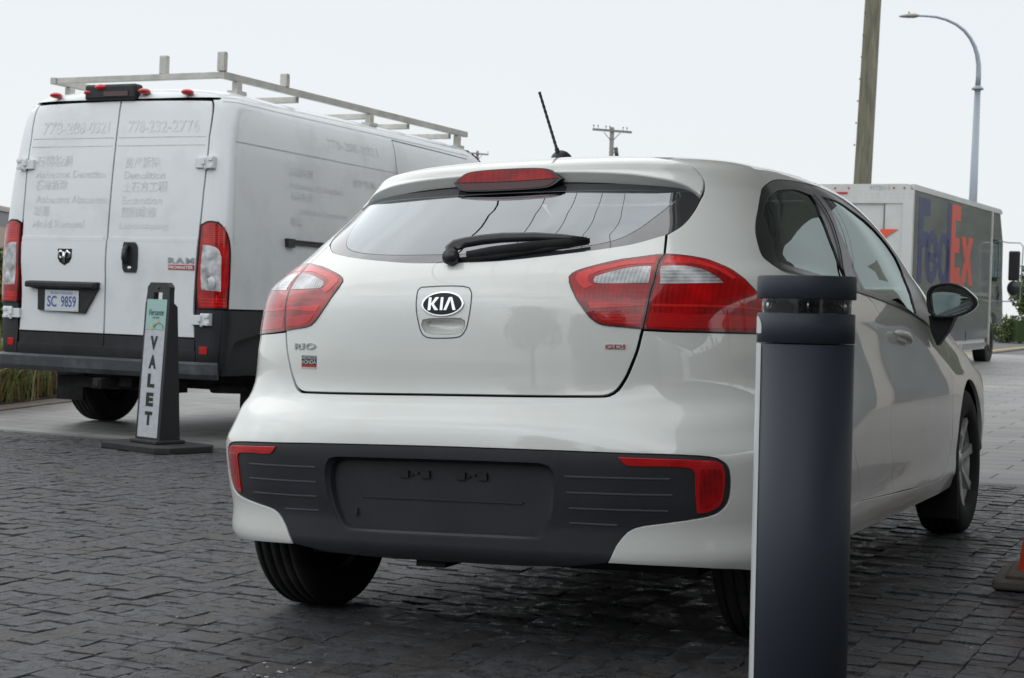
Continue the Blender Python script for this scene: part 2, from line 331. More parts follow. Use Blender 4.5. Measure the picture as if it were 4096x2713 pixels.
def strip(S, pts, wd, name, m, parent, off=.001, closed=False, mir=False, h=.02, thick=0.):
    """thin band along a line on the skin"""
    P = [np.array(p, float) for p in pts]; out = []
    q = round_poly(P, h) if closed else None
    if not closed:
        q = []
        for a, b in zip(P[:-1], P[1:]):
            n = max(1, int(np.linalg.norm(b-a)/h)); q += [a+(b-a)*k/n for k in range(n)]
        q.append(P[-1])
    q = np.array(q); X = S.P(q[:, 0], q[:, 1]); N = S.N(q[:, 0], q[:, 1]); n = len(q); V = []; NN = []; F = []
    for k in range(n):
        T = X[(k+1) % n]-X[k-1] if closed else X[min(k+1, n-1)]-X[max(k-1, 0)]; T /= np.linalg.norm(T); s = np.cross(N[k], T)
        V += [X[k]-s*wd/2+N[k]*off, X[k]-s*wd*.3+N[k]*(off+thick), X[k]+s*wd*.3+N[k]*(off+thick), X[k]+s*wd/2+N[k]*off]; NN += [N[k]-s*.6*(thick > 0), N[k], N[k], N[k]+s*.6*(thick > 0)]
    for k in range(n if closed else n-1):
        a, b = 4*k, 4*((k+1) % n)
        for j in range(3): F.append((a+j, b+j, b+j+1, a+j+1))
    V = np.array(V); NN = np.array(NN); NN /= np.linalg.norm(NN, axis=1, keepdims=True)
    if mir: V = V*[-1, 1, 1]; NN = NN*[-1, 1, 1]; F = [t[::-1] for t in F]
    return mesh_obj(name, V, F, m, parent, normals=NN)
def text2d(body, bold=0., spacing=1.0):
    c = bpy.data.curves.new('t', 'FONT'); c.body = body; c.offset = bold; c.space_character = spacing; c.resolution_u = 4
    o = bpy.data.objects.new('t', c); COL.objects.link(o); bpy.context.view_layer.update()
    me = bpy.data.meshes.new_from_object(o.evaluated_get(bpy.context.evaluated_depsgraph_get()))
    V = np.array([v.co[:2] for v in me.vertices]) if len(me.vertices) else np.zeros((0, 2)); F = [tuple(p.vertices) for p in me.polygons]
    bpy.data.objects.remove(o); bpy.data.curves.remove(c); bpy.data.meshes.remove(me); return V, F
def text_fit(body, x0, x1, y0, y1, bold=0., spacing=1.0, shear=0.):
    V, F = text2d(body, bold, spacing)
    if not len(V): return V, F
    lo, hi = V.min(0), V.max(0); V = (V-lo)/np.maximum(hi-lo, 1e-6); V[:, 0] += shear*(V[:, 1]-.5)
    return V*[x1-x0, y1-y0]+[x0, y0], F
def solid(V, F, mapf, t, name, m, parent):
    """2-D mesh -> solid of thickness t; mapf(u, v, d) gives the point d above the surface"""
    n = len(V); W = [mapf(a, b, t) for a, b in V]+[mapf(a, b, 0) for a, b in V]; from collections import Counter
    E = Counter(); 
    for f in F:
        for i in range(len(f)): E[(f[i], f[(i+1) % len(f)])] += 1
    G = list(F)+[tuple(i+n for i in f[::-1]) for f in F]+[(b, a, a+n, b+n) for (a, b) in E if (b, a) not in E]
    o = mesh_obj(name, W, G, m, parent); bm = bmesh.new(); bm.from_mesh(o.data); bmesh.ops.recalc_face_normals(bm, faces=bm.faces); bm.to_mesh(o.data); bm.free(); return o
def drape(S, V, F, t, name, m, parent, off=.0005):
    def f(u, v, d): return (S.P(u, v)+S.N(u, v)*(off+d))
    return solid(V, F, lambda a, b, d: tuple(f(np.array(a), np.array(b), d)), t, name, m, parent)
# ---- the white hatchback --------------------------------------------------
CAR_ROWS = [(.18,.19,.825,.34,3.4,.825,3.98,.7),(.25,.125,.862,.35,3.4,.85,4.02,.74),(.3,.1,.876,.36,3.4,.862,4.04,.76),(.36,.1,.87,.36,3.4,.86,4.06,.77),(.45,.085,.876,.36,3.4,.866,4.07,.78),
 (.55,.072,.876,.36,3.4,.868,4.07,.78),(.62,.08,.856,.38,3.3,.868,4.05,.77),(.665,.1,.848,.39,3.2,.866,4,.76),(.7,.12,.838,.41,3.1,.862,3.88,.75),(.75,.128,.835,.44,3.1,.855,3.78,.73),
 (.82,.13,.835,.46,3.1,.845,3.55,.71),(.9,.135,.83,.48,3.1,.835,3.34,.7),(.97,.145,.828,.5,3.1,.815,3.2,.69),(1.015,.165,.826,.52,3.1,.8,3.14,.68),(1.045,.185,.812,.53,3.05,.785,3.1,.67),
 (1.08,.215,.782,.55,3,.77,3.04,.66),(1.15,.3,.752,.58,2.9,.742,2.95,.64),(1.22,.395,.715,.58,2.9,.712,2.84,.62),(1.29,.495,.68,.54,2.9,.68,2.68,.6),(1.335,.56,.652,.46,2.9,.654,2.56,.58),
 (1.368,.605,.622,.44,2.9,.624,2.45,.56),(1.395,.68,.582,.44,2.9,.592,2.31,.52),(1.418,.8,.498,.5,2.8,.515,2.15,.44),(1.432,.95,.35,.5,2.8,.36,1.96,.32),(1.44,1.15,.004,.3,2.5,.004,1.8,.004)]
S = Surf(CAR_ROWS, 1.2, 2.85, 1.0, .45)
S.R[19, 1] = .557; S.R[20, 1] = .574; S.R[21, 1] = .655   # upright rear edge of the spoiler
VT = S.VT
KR = ((.9005, .4329, -.0419), (-.4331, .9013, .005), (.04, .0136, .9991)); KO = (-.2138, 4.403, .0354)
car = thing('hatchback_car', 'small white hatchback seen from behind, without a licence plate, next to the bollard', 'car',
            mw=Matrix(((*KR[0], KO[0]), (*KR[1], KO[1]), (*KR[2], KO[2]), (0, 0, 0, 1))))
def yz(L_): return [(S.uy(y, S.vz(z)), S.vz(z)) for y, z in L_]
def sym(h): return list(h)+[(-u, v) for u, v in reversed(h) if abs(u) > 1e-6]
def part(n, poly, m, both=False, **k):
    o = patch(S, poly, n, m, k.pop('parent', car), **k)
    if both: patch(S, poly, n, m, car, mir=True, **k)
    return o
GL = [(0,.941),(.133,.945),(.231,.958),(.324,.972),(.40,.985),(.485,1.003),(.565,1.033),(.62,1.076),(.655,1.132),(.684,1.197)]
GT = [(.655,1.229),(.603,1.249),(.507,1.268),(.429,1.279),(.214,1.292),(0,1.296)]
LI = [(.514,.739),(.463,.745),(.424,.749),(.403,.755),(.382,.772),(.36,.803),(.338,.84),(.326,.866),(.324,.884),(.332,.894),(.351,.906),(.404,.925),(.48,.942),(.543,.956),(.577,.962)]
LG = [(.545,.905),(.532,.859),(.524,.794)]
TB = [(0,.565),(.403,.565),(.429,.568),(.451,.582),(.466,.604),(.482,.639),(.499,.684)]
BK = [(.414,.110),(.424,.136),(.435,.161),(.454,.186),(.475,.205),(.499,.214),(.559,.223),(.642,.233),(.70,.241),(.737,.252),(.767,.273),(.781,.302),(.786,.339),(.776,.367),(.746,.386),(.709,.394),(.608,.400),(.46,.404),(.295,.408),(0,.410)]
def arc(cy, r, a0, a1, n=14, cz=.305): return yz([(cy+r*math.cos(math.radians(a0+(a1-a0)*k/n)), cz+r*math.sin(math.radians(a0+(a1-a0)*k/n))) for k in range(n+1)])
# tailgate (hole for the handle cup), spoiler, bumper, black valance
shield = [(-.08,.832),(-.08,.851),(-.073,.86),(-.014,.863),(.045,.861),(.066,.855),(.076,.837),(.078,.801),(.071,.75),(.061,.729),(.047,.719),(.0,.716),(-.040,.718),(-.056,.728),(-.066,.751),(-.076,.79)]
cup = [(-.060,.752),(-.056,.765),(-.038,.768),(.052,.768),(.063,.762),(.064,.748),(.056,.733),(.038,.728),(-.031,.728),(-.050,.735)]
tg = part('tailgate', sym(TB+LI+[(.572,1.036)]+GL[::-1][3:-1]+[(0,.941)]), M['paint'], holes=[cup], h=.022, depth=.014)
part('tailgate_seam_seal', sym(TB+LI+[(.572,1.036)]+GL[::-1][3:-1]+[(0,.941)]), M['black'], holes=[[(a*1.12, .748+(b-.748)*1.15) for a, b in cup]], off=-.013, gap=-.004, rim=False, h=.05)
# cup recess of the handle
cupm = MB(); q = round_poly(cup, .008); X = S.P(np.array(q)[:, 0], np.array(q)[:, 1]); n = len(X); cen = X.mean(0)
R1 = [p+np.array([0, .006, 0]) for p in X]; R2 = [cen+(p-cen)*.86+np.array([0, .026, 0.002]) for p in X]
cupm.add(list(X+[0, .001, 0])+R1+R2, [(i, (i+1) % n, (i+1) % n+n, i+n) for i in range(n)]+[(i+n, (i+1) % n+n, (i+1) % n+2*n, i+2*n) for i in range(n)]+[tuple(range(2*n, 3*n))], True)
hd = cupm.build('door_handle', M['paint'], tg)
strip(S, shield, .0030, 'release_outline', M['satin'], tg, off=.0007, closed=True, h=.006)
def lip(v): return .032*np.clip((1.372-v[:, 1])/.09, 0, 1)*np.clip(1-(np.abs(v[:, 0])/.655)**5, 0, 1)   # the spoiler stands out over the glass
def low(a, b): return (a, b-.72*.032*max(0, 1-(abs(a)/.655)**5)*min(1, (1.372-b)/.09))
sp_ = part('spoiler', sym([low(0,1.300)]+[low(a, b+.004) for a, b in GT[::-1][1:]]+[(.688,1.207),(.703,1.253),(.707,1.29),(.692,1.340),(.63,1.372),(.578,1.392),(.45,1.432),(.30,1.458),(0,1.472)]), M['paint'], h=.020, depth=.036, off=.004, r=.006, dish=lip)
rg = part('rear_window', sym(GL+GT), M['frit'], holes=[sym([(0,.981),(.16,.983),(.25,.987),(.357,1.000),(.432,1.021),(.482,1.058),(.537,1.122),(.606,1.205),(.600,1.226),(.45,1.236),(.231,1.238),(0,1.240)])], off=-.003, h=.024)
gq = patch(S, sym([(0,.981),(.16,.983),(.25,.987),(.357,1.000),(.432,1.021),(.482,1.058),(.537,1.122),(.606,1.205),(.600,1.226),(.45,1.236),(.231,1.238),(0,1.240)]), 'pane', M['glassr'], rg, off=-.0031, gap=-.0004, rim=False, h=.024)
# brake lamp
BR = [(-.203,1.302),(-.188,1.334),(-.165,1.349),(-.031,1.356),(.088,1.355),(.14,1.349),(.180,1.328),(.205,1.302)]
def lampface(poly, n, m, par, y0, y1):      # upright outline set into the lip, bowed like the spoiler
    q = round_poly(poly, .008, 30); v_, e_, f_, ov_, oe_, of_ = delaunay_2d_cdt([Vector(t) for t in q], [(k, (k+1) % len(q)) for k in range(len(q))], [], 1, 1e-7)
    return solid(np.array([(t[0], t[1]) for t in v_]), [tuple(t) for t in f_], lambda a, b, d: (a+.016, (y0+.35*a*a+(b-1.33)*.25) if d else (y1+.35*a*a), b), 1., n, m, par)
bl = lampface([(-.178,1.329),(-.14,1.356),(-.10,1.363),(0,1.365),(.10,1.363),(.14,1.356),(.178,1.329),(.145,1.307),(.10,1.3015),(0,1.300),(-.10,1.3015),(-.145,1.307)], 'brake_lamp', M['satin'], car, .506, .60)
lampface([(-.168,1.3305),(-.136,1.353),(-.10,1.3595),(0,1.3615),(.10,1.3595),(.136,1.353),(.168,1.3305),(.0,1.3265)], 'lamp_lens', lens_mat('brake_lamp_lens', (.55, .002, .004), dark=.30, rib=330, coat=.25), bl, .5035, .53)
lampface([(-.160,1.3265),(0,1.3235),(.160,1.3265),(.138,1.310),(.10,1.305),(0,1.3035),(-.10,1.305),(-.138,1.310)], 'lamp_lens', mat('lens_reflection_red', (.06, .002, .003), .3, 0, .1), bl, .5038, .53)  # dark red lower piece: the lens's reflection in the glass, put into colour
# bumper
ra = arc(.72, .352, 176, 118)
BT = [(0,.560),(.403,.560),(.435,.563),(.457,.578),(.472,.600),(.488,.636),(.505,.682),(.519,.733)]
LB = [(.60,.729),(.685,.727),(.83,.7235),(.973,.721)]
seam = yz([(.50, .84)]); seam2 = yz([(.46, .72)])
bp_half = [(.414,.110),(.594,.101),(.70,.093),(.864,.081)]+[(ra[0][0]-.03,.060),(ra[0][0],.066)]+ra+[(1.12,.50),(1.06,.60),(1.02,.69),(.99,.7195)]+LB[::-1]+BT[::-1]+[(0,.410)]+BK[::-1][1:-1]
for s_ in (False, True):
    pass
bmp = part('rear_bumper', sym([(x, y) for x, y in ([(0,.410)]+BK[::-1][1:]+[(.594,.101),(.70,.093),(.864,.081),(ra[0][0]-.06,.066)]+ra+[(1.12,.50),(1.06,.60),(1.02,.69),(.99,.7195)]+LB[::-1]+BT[::-1])]), M['paint'], h=.024, depth=.014)
rec = [(-.293,.350),(-.283,.366),(-.257,.372),(.264,.373),(.289,.365),(.299,.348),(.298,.301),(.286,.219),(.273,.184),(.256,.170),(-.24,.166),(-.262,.171),(-.275,.186),(-.294,.253),(-.299,.317)]
bv = part('bumper_valance', sym([(0,.082),(.30,.088),(.412,.108)]+BK[1:]), M['bplastic'], holes=[rec], off=-.003, h=.024, depth=.04)
# plate recess: slanted floor inside the opening, with the unused clips
q = np.array(round_poly(rec, .012)); X = S.P(q[:, 0], q[:, 1]); n = len(X); cen = X.mean(0)
A1 = X+[0, .004, 0]; A2 = np.array([[cen[0]+(p[0]-cen[0])*.955, .118+(.54-p[2])*.02, cen[2]+(p[2]-cen[2])*.90] for p in X])
mb = MB(); mb.add(list(A1)+list((A1*.35+A2*.65)+[0, -.008, 0])+list(A2), [(i, (i+1) % n, (i+1) % n+n, i+n) for i in range(n)]+[(i+n, (i+1) % n+n, (i+1) % n+2*n, i+2*n) for i in range(n)]+[tuple(range(2*n, 3*n))], False)
pr = mb.build('plate_recess', M['bplastic'], bv)
for cx in (-.078, .098):
    mb = MB()
    for dx in (-.033, .033): mb.box((cx+dx, .114, .497), (.028, .006, .020))
    for dx in (-.008, .009): mb.ball((cx+dx, .116, .497+dx*.3), (.004, .003, .004), 8, 6)
    mb.build('plate_clip', M['black'], bv)
mb = MB(); mb.box((.0, .119, .43), (.5, .006, .006)); mb.box((-.27, .118, .385), (.012, .006, .02)); mb.build('recess_rib', M['bplastic'], pr)
M['rib'] = mat('lighter_plastic_rib', (.075, .085, .10), .35)  # ribs lighter than the valance plastic round them
for a, b, v in [(.325,.577,.340),(.327,.582,.299),(.33,.568,.258),(.33,.44,.219)]:
    for m_ in (False, True): strip(S, [(a, v), (b, v-.003)], .0045, 'trim_rib', M['rib'], bv, off=-.0026, thick=.0018, mir=m_)
FOG = [(.449,.3955),(.529,.393),(.65,.389),(.724,.385),(.746,.378),(.760,.364),(.763,.343),(.756,.303),(.743,.273),(.718,.258),(.69,.2505),(.664,.247),(.652,.249),(.650,.30),(.653,.349),(.644,.361),(.627,.365),(.55,.369),(.472,.371),(.460,.380)]
for m_ in (False, True):
    fg = patch(S, FOG, 'rear_fog_lamp', M['redrefl'], car, off=.0005, h=.016, mir=m_, depth=.012)
    patch(S, [(.662,.262),(.690,.262),(.735,.285),(.748,.31),(.752,.345),(.742,.361),(.668,.364),(.664,.31)], 'lamp_lens', M['red'], fg, off=.0012, h=.016, mir=m_, depth=.0015, gap=.0005, r=.0005)
M['sealred'] = mat('lamp_edge', (.035, .004, .005), .2, 0, .8)
# tail lamps: a lens on the tailgate, a lens on the body
LO = [(.584,.961),(.644,.955),(.713,.939),(.777,.917),(.822,.888),(.877,.853),(.919,.833),(.961,.816),(1.015,.796),(1.036,.779),(1.03,.757),(1.005,.738),(.973,.7245),(.83,.727),(.685,.7305),(.60,.733),(.520,.738)]
for m_ in (False, True):
    a = patch(S, LI+LG, 'tail_lamp', M['red'], car, off=.0025, h=.018, mir=m_, depth=.02, label=None)
    b = patch(S, LO+[(.530,.794),(.538,.859),(.551,.905)], 'tail_lamp', M['red'], car, off=.0025, h=.02, mir=m_, depth=.02)
    strip(S, LI+LG, .0036, 'lamp_seal', M['sealred'], a, off=.0030, closed=True, mir=m_)
    strip(S, LO+[(.530,.794),(.538,.859),(.551,.905)], .0036, 'lamp_seal', M['sealred'], b, off=.0030, closed=True, mir=m_)
    k = dict(mir=m_, depth=.0006, gap=.0004, r=.0004, h=.014)
    patch(S, [(.383,.872),(.388,.883),(.422,.896),(.475,.911),(.515,.916),(.536,.916),(.530,.898),(.521,.861),(.401,.861),(.387,.864)], 'reversing_lens', M['clear'], a, off=.0034, **k)
    patch(S, [(.338,.882),(.345,.896),(.404,.918),(.48,.935),(.545,.949),(.560,.949),(.548,.924),(.475,.921),(.41,.903),(.372,.886),(.372,.868),(.385,.857),(.366,.845),(.348,.862)], 'red_band', M['redhi'], a, off=.0032, **k)
    patch(S, [(.385,.790),(.375,.812),(.520,.804),(.519,.798)], 'red_band', M['redhi'], a, off=.0032, **k)
    patch(S, [(.410,.764),(.392,.782),(.515,.776),(.511,.748),(.43,.755)], 'red_band', M['redrefl'], a, off=.0032, **k)
    patch(S, [(.563,.916),(.614,.917),(.654,.914),(.692,.902),(.727,.882),(.755,.861),(.551,.858),(.556,.900)], 'turn_lens', M['clearh'], b, off=.0034, **k)
    patch(S, [(.597,.951),(.650,.946),(.705,.930),(.765,.906),(.812,.876),(.790,.872),(.755,.893),(.70,.918),(.654,.925),(.573,.926)], 'red_band', M['redhi'], b, off=.0032, **k)
    patch(S, [(.538,.795),(.539,.803),(.85,.795),(1.0,.783),(1.0,.777),(.85,.788)], 'red_band', M['redhi'], b, off=.0032, **k)
    patch(S, [(.530,.745),(.533,.778),(.85,.770),(.98,.762),(.97,.738),(.83,.736),(.685,.738)], 'red_band', M['redrefl'], b, off=.0032, **k)
# flanks
AP = yz([(1.33,.335),(1.27,.45),(1.12,.62),(.98,.80),(.80,.95),(.665,1.055),(.64,1.09),(.68,1.14),(.73,1.18)])+[(.980,1.160),(1.031,1.237),(1.095,1.268),(1.25,1.298),(1.66,1.328),(2.018,1.342),(2.588,1.354),(3.05,1.358),(3.60,1.352),(3.926,1.330),(4.05,1.288),(4.09,1.23),(4.105,1.16),(4.115,1.077),(4.118,1.004),(4.11,.931),(4.08,.877),(4.05,.835),(4.01,.795)]+yz([(2.93,.83),(2.875,.74),(2.835,.65),(2.83,.56),(2.83,.42),(2.74,.32),(2.60,.288)])
rf = arc(.72, .352, 118, 4); ff = arc(3.29, .345, 176, 8)
BS = [(.582,.965),(.578,1.036)]+[(a+.004, b) for a, b in GL[::-1][:3][::-1]]+[(.694,1.207),(.708,1.253),(.712,1.29),(.697,1.342),(.635,1.374),(.582,1.394),(.62,1.440),(1.2,1.452),(4.05,1.452),(4.22,1.36),(4.20,1.10),(4.19,.90),(4.36,.80),(4.38,.62),(4.40,.40)]+[(4.35,.12)]+ff[::-1]+[(ff[0][0]-.01,.050)]+yz([(2.6,.225),(1.2,.235)])+[(rf[-1][0]+.02,.062)]+rf[::-1]+[(1.125,.50),(1.065,.60),(1.025,.69),(.995,.7195),(.979,.7215),(1.010,.736),(1.036,.756),(1.042,.780),(1.018,.800),(.963,.820),(.921,.837),(.879,.857),(.824,.892),(.779,.921),(.715,.943),(.645,.959)]
part('body_side', BS, M['paint'], True, holes=[AP], h=.026, depth=.016)
belt = yz([(.665,1.055),(.94,1.043),(1.52,1.005),(1.88,.975),(2.08,.953),(2.28,.927),(2.46,.903),(2.67,.873)])
bpil = yz([(1.625,.996),(1.70,.97),(1.765,.92),(1.80,.83),(1.78,.71),(1.735,.62),(1.725,.55),(1.755,.45),(1.80,.315)])
rd = [belt[0], belt[1], belt[2], yz([(1.62,.998)])[0]]+bpil+AP[0:5]
fd = [bpil[0]]+belt[3:]+[(4.01,.795)]+yz([(2.93,.83),(2.875,.74),(2.835,.65),(2.83,.56),(2.83,.42),(2.74,.32),(2.60,.288)])+bpil[::-1][:-1]
part('rear_door', rd, M['paint'], True, h=.034, depth=.016, ang=30)
part('front_door', fd, M['paint'], True, h=.034, depth=.016, ang=30)
g1 = [S_ for S_ in yz([(.725,1.080),(1.04,1.060),(1.47,1.030),(1.48,1.06),(1.485,1.17),(1.495,1.26),(1.505,1.326)])]+[(2.10,1.300),(1.70,1.286),(1.42,1.271),(1.159,1.244),(1.082,1.213),(1.041,1.178),(1.018,1.140),(1.045,1.085),(1.09,1.00)]
g2 = yz([(1.665,1.015),(1.88,.995),(2.08,.973),(2.26,.948),(2.39,.932),(2.455,1.0),(2.50,1.05),(2.52,1.09)])+[(4.055,1.03),(4.06,1.10),(4.04,1.17),(3.95,1.222),(3.70,1.262),(3.35,1.290),(2.83,1.296)]+yz([(1.655,1.22),(1.665,1.13)])
up = [belt[0]]+[(a, b) for a, b in AP[6:29]]+belt[::-1][:-1]
part('window_frame', up, M['satin'], True, holes=[g1, g2], h=.034, off=-.002, depth=.02, ang=30)
for g in (g1, g2):
    part('side_window', g, M['glasss'], True, h=.03, off=-.007, gap=-.003, rim=False)
strip(S, yz([(1.625,.996)])+[(2.56,.95),(3.05,1.356)], .006, 'door_seal', M['badgeblack'], car, off=.0)
for m_ in (False, True):
    strip(S, belt, .010, 'belt_moulding', M['satin'], car, off=.002, thick=.003, mir=m_)
    strip(S, yz([(1.44,1.02),(1.535,1.33)]), .012, 'window_seal', M['badgeblack'], car, off=.001, thick=.003, mir=m_)
    # door pulls
    for y0_, z0_, y1_, z1_ in ((1.90,.865,2.08,.825), (1.02,.90,1.20,.885)):
        (ua, va), (ub, vb) = yz([(y0_, z0_), (y1_, z1_)]); pts = []
        for k in range(13):
            t = k/12; u, v = ua+(ub-ua)*t, va+(vb-va)*t; o_ = .004+.026*math.sin(math.pi*min(1, max(0, t)))**.6; p = S.P(u, v)+S.N(u, v)*o_; pts.append(p*[-1 if m_ else 1, 1, 1])
        mb = MB(); mb.tube(pts, [.004]+[.011+.004*math.sin(math.pi*k/12) for k in range(1, 12)]+[.004], 12); mb.build('door_handle', M['paint'], car)
TOP = VT[-1]-.002
part('roof', [(0,1.478),(.30,1.464),(.45,1.438),(.60,1.446),(1.2,1.458),(4.05,1.458),(4.55,1.458),(5.05,1.458),(5.05,TOP),(2.5,TOP),(0,TOP)], M['paint'], True, h=.045, sm=False, depth=.02, gap=.0005)
part('bonnet', [(4.38,.60),(4.38,.80),(4.22,.885),(4.6,.89),(5.05,.89),(5.05,.60)], M['paint'], True, h=.05, sm=False, gap=0)
part('front_bumper', [(4.36,.06),(4.40,.40),(4.38,.595),(5.05,.595),(5.05,.06)], M['paint'], True, h=.06, sm=False, gap=0)
part('windscreen', [(4.23,.90),(4.24,1.35),(4.30,1.40),(4.6,1.45),(5.05,1.45),(5.05,.90)], M['glassw'], True, h=.05, sm=False, gap=0, rim=False, off=-.004)
# lining just under the skin
gi = sym([(0,.981),(.16,.983),(.25,.987),(.357,1.000),(.432,1.021),(.482,1.058),(.537,1.122),(.606,1.205),(.600,1.226),(.45,1.236),(.231,1.238),(0,1.240)])
half = gi[:12]
archR = arc(.72, .37, 180, 0)+[(arc(.72, .37, 0, 0, 1)[0][0], .03), (arc(.72, .37, 180, 180, 1)[0][0], .03)]
archF = arc(3.29, .37, 180, 0)+[(arc(3.29, .37, 0, 0, 1)[0][0], .03), (arc(3.29, .37, 180, 180, 1)[0][0], .03)]
for m_ in (False, True):
    patch(S, [(0,.115),(.9,.115),(1.3,.05),(4.3,.05),(5.05,.09),(5.05,.88),(4.24,.88),(4.24,1.42),(5.05,1.47),(5.05,TOP),(0,TOP),(0,1.240)]+half[::-1][1:]+[(0,.5),(.36,.40),(.36,.15),(0,.13)], 'lining', M['lining'], car, holes=[g1, g2, archR, archF], off=-.030, h=.06, rim=False, sm=False, mir=m_)
mb = MB(); mb.box((0, 2.35, .205), (1.34, 2.9, .09)); mb.box((0, .68, .25), (1.25, .46, .08)); mb.box((0, .75, .31), (1.2, .6, .10)); mb.tube([(.45, .45, .30), (.45, .85, .30)], .06, 16); mb.tube([(-.2, .35, .30), (-.2, .8, .28)], .03, 12)
mb.box((0, .72, .27), (1.3, .10, .07)); mb.box((-.05, .20, .252), (.09, .10, .03)); mb.box((-.15, .20, .262), (.05, .08, .02)); mb.build('underbody', M['rubber'], car)
# cabin
MB().box((0, .62, .93), (1.3, .62, .03)).build('parcel_shelf', M['lining'], car, bevel=.01); MB().box((0, 2.85, .86), (1.35, .45, .22)).build('dashboard', M['lining'], car, bevel=.03)
for x in (-.37, .37):
    mb = MB(); mb.box((x, 2.12, .50), (.5, .5, .18)); mb.box((x, 1.85, .80), (.48, .14, .62), rx=-.22); mb.box((x, 1.76, 1.16), (.25, .09, .17)); mb.build('seat', M['seat'], car, bevel=.035)
mb = MB(); mb.box((0, 1.30, .48), (1.25, .48, .18)); mb.box((0, 1.03, .78), (1.22, .14, .52), rx=-.25)
for x in (-.40, .40, 0): mb.box((x, .95, 1.08), (.25, .09, .13))
mb.build('seat', M['seat'], car, bevel=.03)
mb = MB(); n = 40; mb.tube([(-.37+.18*math.cos(2*math.pi*k/n), 2.58+.07*math.sin(2*math.pi*k/n), .96+.17*math.sin(2*math.pi*k/n)) for k in range(n+1)], .014, 8, cap=False); mb.box((-.37, 2.6, .95), (.3, .03, .04)); mb.build('steering_wheel', M['lining'], car)
mb = MB(); mb.box((0, 2.42, 1.27), (.24, .03, .07)); mb.tube([(0, 2.44, 1.30), (0, 2.5, 1.36)], .008, 8); mb.build('interior_mirror', M['lining'], car, bevel=.01)
# wheels
def wheel(x, y, side, parent, R=.305, wd=.185, rimr=.205, spokes=7, rimm=None, z=None, tread=4):
    z = R if z is None else z; h = wd/2; p = [(rimr-.02, -h+.03), (rimr-.004, -h+.008), (rimr+.02, -h), (R-.035, -h+.001), (R-.010, -h+.012), (R-.001, -h+.026)]
    for k in range(tread):
        a = -h+.026+(wd-.052)*(k+.35)/tread; b = a+.007; p += [(R, a), (R-.008, a+.0005), (R-.008, b-.0005), (R, b)]
    p += [(R-.001, h-.026), (R-.010, h-.012), (R-.035, h-.001), (rimr+.02, h), (rimr-.004, h-.008), (rimr-.02, h-.03)]
    wh = bpy.data.objects.new('wheel', None); link(wh, parent); wh.location = (x, y, z); wh.empty_display_size = .1
    mb = MB(); mb.lathe(p, axis='X', n=72); t = mb.build('tyre', M['rubber'], wh)
    mb = MB(); e = side
    mb.lathe([(rimr-.02, -e*(h-.03)), (rimr-.035, -e*.03), (rimr-.03, e*(h-.045)), (rimr-.012, e*(h-.022)), (rimr-.001, e*(h-.010)), (rimr+.003, e*(h-.006)), (rimr+.001, e*(h-.014))], axis='X', n=64)
    mb.lathe([(.0, e*(h-.028)), (.026, e*(h-.029)), (.030, e*(h-.034)), (.055, e*(h-.038)), (.062, e*(h-.06)), (.0, e*(h-.07))], axis='X', n=32)
    for k in range(spokes):
        a = 2*math.pi*k/spokes+.2; c, s_ = math.cos(a), math.sin(a); V = []
        for rr, wdt, hx in ((.045, .022, h-.036), (.11, .017, h-.030), (rimr-.012, .030, h-.020)):
            for q_, dx in ((-wdt, -.022), (-wdt*.72, 0), (wdt*.72, 0), (wdt, -.022)):
                V.append((e*(hx+dx), c*rr-s_*q_, s_*rr+c*q_))
        F = []
        for i in (0, 4):
            for j in range(3): F.append((i+j, i+j+1, i+j+5, i+j+4))
            F.append((i+3, i, i+4, i+7))
        mb.add(V, F)
    mb.build('rim', rimm or M['alloy'], wh)
    mb = MB(); mb.lathe([(.0, e*(h-.085)), (.13, e*(h-.085)), (.13, e*(h-.10)), (.0, e*(h-.10))], axis='X', n=32); mb.box((e*(h-.09), .09, .07), (.04, .08, .10)); mb.build('brake_disc', M['disc'], wh)
    mb = MB(); mb.lathe([(.0, -e*(h-.045)), (rimr-.012, -e*(h-.045)), (rimr-.022, -e*(h-.09)), (.0, -e*(h-.09))], axis='X', n=32); mb.build('wheel_shade_disc', M['rubber'], wh)  # black disc added to keep the wheel's inner side dark
    return wh
for x in (-.752, .752):
    for y in (.72, 3.29): wheel(x, y, 1 if x > 0 else -1, car)
    for y in (.72, 3.29):
        mb = MB(); mb.lathe([(.362, -.12*(1 if x > 0 else -1)), (.362, .04*(1 if x > 0 else -1))], c=(x*.98, y, .305), axis='X', n=40, a0=math.radians(-8), a1=math.radians(188)); o = mb.build('wheel_arch_liner', M['lining'], car)
for x in (.79, -.79): MB().box((x, 2.93, .19), (.15, .012, .18)).build('mud_flap', M['rubber'], car)
